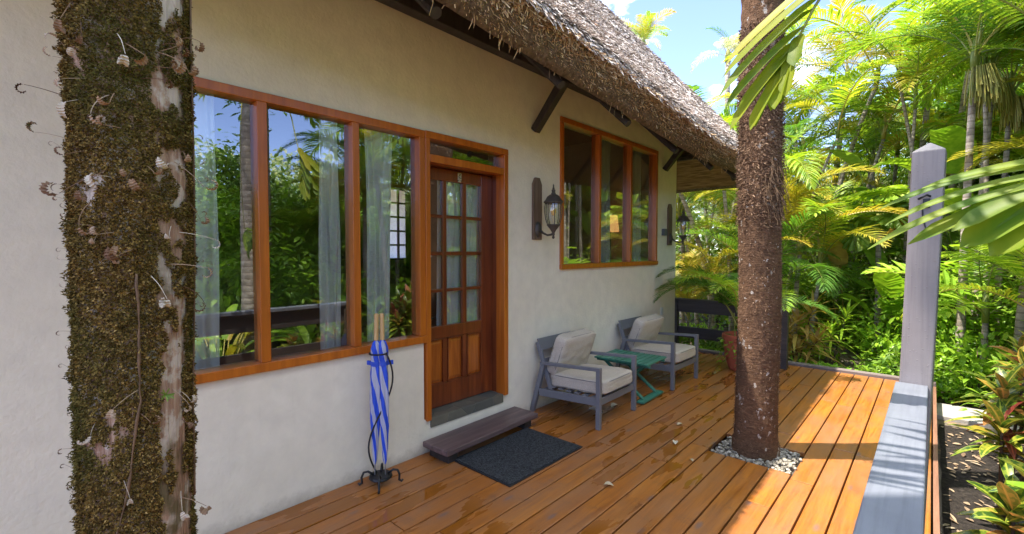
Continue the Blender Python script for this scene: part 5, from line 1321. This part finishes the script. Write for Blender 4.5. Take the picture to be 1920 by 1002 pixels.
# cordylines at the deck end
croton('bronze strap leaved clump behind the far end of the deck', (-1.62, 8.75, GZ), [(0, 0, .85), (.2, .12, 1.05), (-.15, .2, .65), (.3, -.1, .55), (.05, -.15, .4)], .55, .05, M['g_brown'], 51, 22, 'cordyline', None)
croton('green strap leaved clump beside the bronze one', (-1.25, 9.5, GZ), [(0, 0, .6), (.2, .2, .9), (-.2, .2, .5)], .5, .045, M['g_bright'], 52, 20, 'cordyline', None)
# crotons beside the deck
croton('croton with red edged leaves leaning toward the end of the railing', (.40, 4.75, GZ), [(0, 0, 1.02), (.12, .15, 1.18), (.22, -.1, .92), (-.02, -.18, .80), (.2, .3, 1.25), (.35, .1, 1.1)], .31, .072, None, 61, 22)
croton('lower croton with yellow veined leaves near the middle of the mulch bed', (.34, 3.45, GZ), [(0, 0, .66), (.14, .12, .80), (.16, -.14, .55), (.30, .0, .72)], .29, .078, None, 62, 22)
croton('croton with large leaves in the bottom right corner', (.40, 2.75, GZ), [(0, 0, .52), (.12, .12, .66), (.2, -.12, .45), (.02, -.15, .40)], .27, .085, None, 63, 20)
croton('tall croton standing behind the others at the right edge', (.75, 5.9, GZ), [(0, 0, 1.2), (.2, .1, 1.4), (-.15, .1, 1.1), (.1, -.2, .9)], .30, .068, None, 64, 24)
b = MB()
b2 = cushion(.07, .10, .05, 2.3, 10); 
for i, (x, y, z) in enumerate(b2.v): b2.v[i] = (x * (1 + .2 * noise.noise(Vector((x * 20, y * 20, 0)))), y, z + .02 * noise.noise(Vector((x * 15, y * 15, 3))))
o = b2.build('rock', M['rock'], smooth=True); o.location = (-1.05, 8.75, GZ + .05); tag(o, 'grey rock on the soil just past the deck end', 'rock')

# background
random.seed(76)
GS = 'low shrubs beyond the deck'
tall = [bush('tall_shrub', 'bushy green shrub filling the gap between the stems', 'shrub', (-1.9, 12.6, GZ), .95, 1.9, 2300, M['g_bright'], (.13, .06), 'tall shrubs among the palm stems'),
        bush('tall_shrub', 'bushy green shrub filling the gap between the stems', 'shrub', (.2, 12.2, GZ), .95, 2.1, 2300, M['g_tree'], (.14, .06), 'tall shrubs among the palm stems')]
for x, y, k in ((-3.0, 11.9, 0), (-4.2, 12.6, 1), (-1.0, 14.4, 1), (.9, 11.4, 0), (1.2, 12.8, 1), (-.3, 14.2, 0), (-2.3, 14.6, 0), (1.6, 10.3, 0), (-3.6, 15.2, 1), (.3, 16.2, 1), (1.7, 15.4, 0), (-.3, 11.3, 0), (-5.4, 13.8, 0), (.1, 10.2, 0), (-1.15, 11.9, 1), (2.0, 8.9, 1)):
    c = copy_thing(tall[k], (x, y, GZ), rnd(0, 6.28)); q = rnd(.8, 1.15); c.scale = (q, q, q)
random.seed(77)
GB = 'palms filling the background'
proto = []
proto.append(palm('background_palm', 'green feathery palm crowded in the background', 'palm tree', (-4.6, 14.5, GZ), [(0, 0, 3.6, .3, 0, .06), (.5, .4, 2.7, .2, 0, .05), (-.5, .3, 4.4, -.3, 0, .05)], ['areca', 'big', 'dark'], 8, 1.1, GB))
proto.append(palm('background_palm', 'green feathery palm crowded in the background', 'palm tree', (-6.4, 16.0, GZ), [(0, 0, 4.6, -.3, 0, .06), (.6, .2, 3.4, .3, 0, .05)], ['big', 'yellow', 'areca'], 10, 1.1, GB))
proto.append(palm('background_palm', 'green feathery palm crowded in the background', 'palm tree', (-3.2, 16.5, GZ), [(0, 0, 2.2, 0, 0, .06), (.6, .3, 1.4, .2, 0, .05), (-.6, .1, 3.0, 0, 0, .05)], ['areca', 'yellow'], 9, 1.1, GB))
pl = [(-5.2, 12.2, 2), (-2.9, 13.0, 2), (-3.0, 14.5, 0), (-1.0, 16.2, 0), (.6, 15.0, 1), (1.9, 14.0, 0), (2.2, 11.6, 2), (2.8, 16.5, 1), (-7.4, 19, 0), (-9.2, 20, 1), (-.4, 18.5, 1), (1.4, 18.6, 0), (-4.2, 19.5, 2), (-2.2, 19.5, 0),
      (2.0, 9.6, 2), (3.2, 12.8, 1), (3.3, 9.6, 0), (2.9, 7.0, 2), (4.6, 10.8, 0), (-5.9, 10.8, 2)]
for x, y, k in pl:
    c = copy_thing(proto[k], (x, y, GZ), rnd(0, 6.28)); c['label'] = 'green feathery palm crowded in the background'
palm('tall_thin_palm', 'small crowned palm on a thin curved stem above the thatch', 'palm tree', (-7.6, 18.0, GZ), [(0, 0, 10.3, -1.4, 0, .10)], ['yellow', 'areca'], 9, .85, None, tilt=(-25, 15))
palm('tall_thin_palm', 'thin palm rising against the sky left of the fibrous trunk', 'palm tree', (-5.5, 17.4, GZ), [(0, 0, 8.6, .0, 0, .10)], ['dark', 'pale'], 9, .8, None, tilt=(-20, 20))
palm('tall_thin_palm', 'yellow green palm crown touching the left of the fibrous trunk against the sky', 'palm tree', (-3.9, 13.8, GZ), [(0, 0, 5.6, .2, 0, .08), (.6, .2, 6.4, .2, 0, .07)], ['yellow', 'areca', 'areca'], 10, .95, None)
palm('tall_thin_palm', 'palm with a feathered crown at the top left of the sky beside the thatch', 'palm tree', (-9.6, 19.2, GZ), [(0, 0, 10.8, -.4, 0, .12)], ['areca', 'pale'], 10, .9, None)
GT = 'broadleaf trees behind the palms'
t1 = tree('tall leafy tree behind the ringed palms', (2.3, 15.5, GZ), 8.2, 2.9, 9000, M['g_tree'], (.22, .10), GT, .14)
t2 = tree('leafy tree whose crown fills the upper right corner', (1.1, 17.8, GZ), 8.6, 2.8, 9000, M['g_bright'], (.20, .09), GT, .14)
t3 = tree('pale dry foliaged tree behind the yellow palms', (-1.9, 18.2, GZ), 4.6, 2.4, 8000, M['g_pale'], (.16, .06), GT, .12)
for x, y, s, lb in ((-4.4, 17.0, 3, 'pale sunlit thicket tree left of the fibrous trunk'), (.4, 21, 3, 'pale sunlit thicket tree behind the tall post')):
    copy_thing(t3, (x, y, GZ), rnd(0, 6), lb)
copy_thing(t1, (4.6, 13.0, GZ), 2.0, 'leafy tree beyond the right edge behind the ringed palms')
copy_thing(t2, (4.0, 18.5, GZ), 1.0, 'leafy tree far back on the right')
# low bushes along the edges
GS = 'low shrubs beyond the deck'
bs = [bush('shrub', 'loose green shrub in the undergrowth', 'shrub', (-.5, 9.6, GZ), .55, .75, 700, M['g_bright'], (.11, .055), GS, 'heart'),
      bush('shrub', 'loose green shrub in the undergrowth', 'shrub', (-3.0, 9.0, GZ), .5, .45, 650, M['g_tree'], (.09, .045), GS, 'heart')]
for x, y, k in ((.1, 9.3, 0), (.5, 8.5, 0), (.95, 7.6, 0), (-.1, 10.4, 1), (-.8, 11.2, 0), (-2.3, 9.0, 1), (-2.3, 10.8, 0), (-3.9, 9.0, 1), (-1.0, 13, 0), (1.4, 7.0, 1), (1.5, 6.0, 0), (1.2, 4.8, 1), (-4.6, 9.6, 0), (1.0, 9.9, 0), (1.8, 8.1, 1), (-.2, 8.75, 1)):
    copy_thing(bs[k], (x, y, GZ), rnd(0, 6.28), 'loose green shrub in the undergrowth')

# ================================================================ GARDEN OPPOSITE THE HOUSE (seen in the window glass)
random.seed(90)
GR = 'broadleaf trees across the garden'
LR = 'broadleaf tree across the garden mirrored in the window glass'
r1 = tree(LR, (6.6, 3.4, GZ), 4.3, 2.3, 11000, M['g_tree'], (.17, .08), GR, .11, low=.1)
r2 = tree(LR, (8.0, 7.6, GZ), 5.0, 2.4, 11000, M['g_tree'], (.17, .08), GR, .12, low=.1)
r3 = tree(LR, (5.4, 6.0, GZ), 3.0, 1.9, 10000, M['g_bright'], (.15, .07), GR, .09, low=.05)
for x, y, r in ((10.5, 4.6, r2), (12.0, 10.5, r1), (7.2, 11.5, r1), (9.6, 14.5, r2), (5.8, 9.0, r3), (6.2, 14.6, r3), (5.0, 18.5, r2), (8.0, 19.5, r1), (11.5, 19, r2), (13.5, 14.5, r2), (14, 7.5, r1), (5.6, 1.2, r3), (8.4, .2, r1), (4.3, 3.6, r3), (4.3, 22.5, r1), (7.0, 25, r2), (5.2, 12.0, r3), (3.9, 8.0, r3), (3.6, 15.6, r3)):
    c = copy_thing(r, (x, y, GZ), rnd(0, 6.28), LR); s = rnd(.85, 1.1); c.scale = (s, s, s)
tt = tree('pale trunked garden tree mirrored in the large window', (3.3, 3.5, GZ), 8.2, 2.2, 5000, M['g_tree'], (.17, .08), None, .17, bark='ring', low=.72)
tt = tree('tall pale trunked tree mirrored in the far window', (3.6, 11.0, GZ), 8.6, 2.4, 5000, M['g_tree'], (.17, .08), None, .20, bark='ring', low=.75)
GH = 'heliconias beside the railing mirrored in the glass'
for i, (x, y) in enumerate(((.75, .6), (.9, 1.3), (.7, 1.95), (1.15, 2.1), (1.1, 3.4), (1.2, 4.3), (1.6, 1.2), (1.9, 3.6), (1.8, 5.2), (2.4, 4.4), (2.3, 2.2))):
    paddles('heliconia', 'broad leaved heliconia outside the railing mirrored in the large window', 'plant', (x, y, GZ), 9, .62, .15, rnd(.55, .95), M['g_bright'] if i % 3 else M['g_yel'], GH, 'paddle')
for x, y, k in ((3.2, 6.2, 0), (2.9, 8.6, 1), (3.7, 5.2, 2)):
    copy_thing(proto[k], (x, y, GZ), rnd(0, 6.28), 'green feathery palm crowded in the background')
for x, y, k in ((2.6, 1.0, 0), (2.9, 2.6, 0), (3.4, 1.6, 1), (3.2, 4.6, 0), (2.3, 6.4, 0), (4.2, 5.2, 0), (4.6, 2.2, 0), (4.6, 6.8, 1)):
    c = copy_thing(bs[k], (x, y, GZ), rnd(0, 6.28), 'loose green shrub in the undergrowth'); c.scale = (1.5, 1.5, 1.6)

# stuff: ground cover, far wood, hillside canopy
def scatter(name, n, fn, mat, lab, cat, lf, seg=2, shape='lance', flat=.5):
    b = MB(); k = 0
    while k < n:
        p = fn()
        if p is None: continue
        d = Vector((rnd(-1, 1), rnd(-1, 1), rnd(-.1, .9))); s = rnd(.6, 1.4)
        blade(b, p, d, UP + Vector((rnd(-.6, .6), rnd(-.6, .6), 0)), lf[0] * s, lf[1] * s, rnd(.1, .8), .2, seg, shape); k += 1
    return tag(b.build(name, mat), lab, cat, kind='stuff')
def gc():
    if random.random() < .6: x, y = rnd(-4.5, 2.2), 8.15 + random.random() ** 1.5 * 7
    else: x, y = rnd(.95, 6), rnd(-1, 14)
    if y < 8.15 and x < 1.0: return None
    if abs(y - 7.7) < .45 and x < 3: return None
    v = noise.noise(Vector((x * .8, y * .8, 2))) + .5 * noise.noise(Vector((x * 2.3, y * 2.3, 6)))
    if v < -.02 + rnd(-.1, .1): return None
    return Vector((x, y, gheight(x, y) + rnd(.01, .16) * (1 + max(0, v))))
scatter('ground_cover', 17000, gc, M['g_bright'], 'low leafy ground cover on the soil beyond the deck', 'ground cover', (.075, .042), 2, 'heart')
def litter():
    x, y = rnd(-4.5, 3), 8.15 + random.random() ** 1.3 * 9
    if random.random() < .35: x, y = rnd(.12, 1.2), rnd(1.2, 7.2)
    return Vector((x, y, gheight(x, y) + .02))
b = MB()
for q in range(2600):
    p = litter(); blade(b, p, Vector((rnd(-1, 1), rnd(-1, 1), .1)), UP + Vector((rnd(-.3, .3), rnd(-.3, .3), 0)), rnd(.03, .09), rnd(.012, .035), .1, .3, 3)
tag(b.build('leaf_litter', M['litter']), 'dry fallen leaves scattered on the bare soil', 'leaf litter', kind='stuff')
def fw():
    a = R(rnd(-75, 33)); r = rnd(22, 34); x, y = -r * math.sin(a), r * math.cos(a)
    if x < -12: return None
    h = 5.0 + 3.0 * noise.noise(Vector((x * .18, y * .18, 0))) + (2.0 if x > -1 else 0)
    return Vector((x, y, GZ + random.random() ** .8 * h))
scatter('far_wood', 42000, fw, M['g_wood'], 'mass of pale and green foliage far behind the palms', 'wood', (.40, .20))
def hc():
    v = random.choice(HILL)
    return Vector((v[0] + rnd(-1.2, 1.2), v[1] + rnd(-2, 2), v[2] + rnd(-.4, 1.4))) if v[2] > -2 else None
scatter('hillside_canopy', 30000, hc, M['g_tree'], 'forest canopy on the hill mirrored in the windows', 'forest', (.9, .5))

# ================================================================ LABELS FOR LOOK-ALIKES: sector of the view and rank by distance
def sector(x, y):
    if y > .5:
        u = 960 + 870 * math.tan(YAW - math.atan2(-x, y)) if abs(YAW - math.atan2(-x, y)) < 1.4 else 9999
        if 0 < u < 1385: return 'left of the fibrous trunk'
        if u < 1472 and u > 0: return 'directly behind the fibrous trunk'
        if u < 1580: return 'just right of the fibrous trunk'
        if u < 1690: return 'just left of the tall grey post'
        if u < 1790: return 'directly behind the tall grey post'
        if u <= 1960: return 'near the right edge of the view'
    xm = 2 * 3.16 + x; th = math.atan2(xm, max(.01, y)); u = 960 + 870 * math.tan(YAW - th) if abs(YAW - th) < 1.4 else -1
    if u < 500: return 'mirrored in the leftmost large pane'
    if u < 665: return 'mirrored in the middle large pane'
    if u < 800: return 'mirrored in the pane beside the door'
    if u < 960: return 'mirrored in the door glass'
    return 'mirrored in the far window'
ORD = ['nearest', 'second nearest', 'third nearest', 'fourth nearest', 'fifth nearest', 'sixth nearest', 'seventh nearest', 'eighth nearest', 'ninth nearest', 'tenth nearest']
bpy.context.view_layer.update()
groups = {}
for o in bpy.data.objects:
    if o.parent is None and o.get('group') in ('low shrubs beyond the deck', 'palms filling the background', GH, GR, 'tall shrubs among the palm stems'):
        groups.setdefault((o['group'], sector(o.location.x, o.location.y)), []).append(o)
NOUN = {'low shrubs beyond the deck': 'low loose green shrub', 'palms filling the background': 'green feathery palm', GH: 'broad leaved heliconia', GR: 'broadleaf garden tree', 'tall shrubs among the palm stems': 'tall bushy shrub'}
for (g, sct), os_ in groups.items():
    os_.sort(key=lambda o: math.hypot(o.location.x, o.location.y))
    for i, o in enumerate(os_):
        o['label'] = (NOUN[g] + ' ' + sct) if len(os_) == 1 else (NOUN[g] + ' ' + sct + ', ' + (ORD[i] if i < 10 else 'farthest') + '')
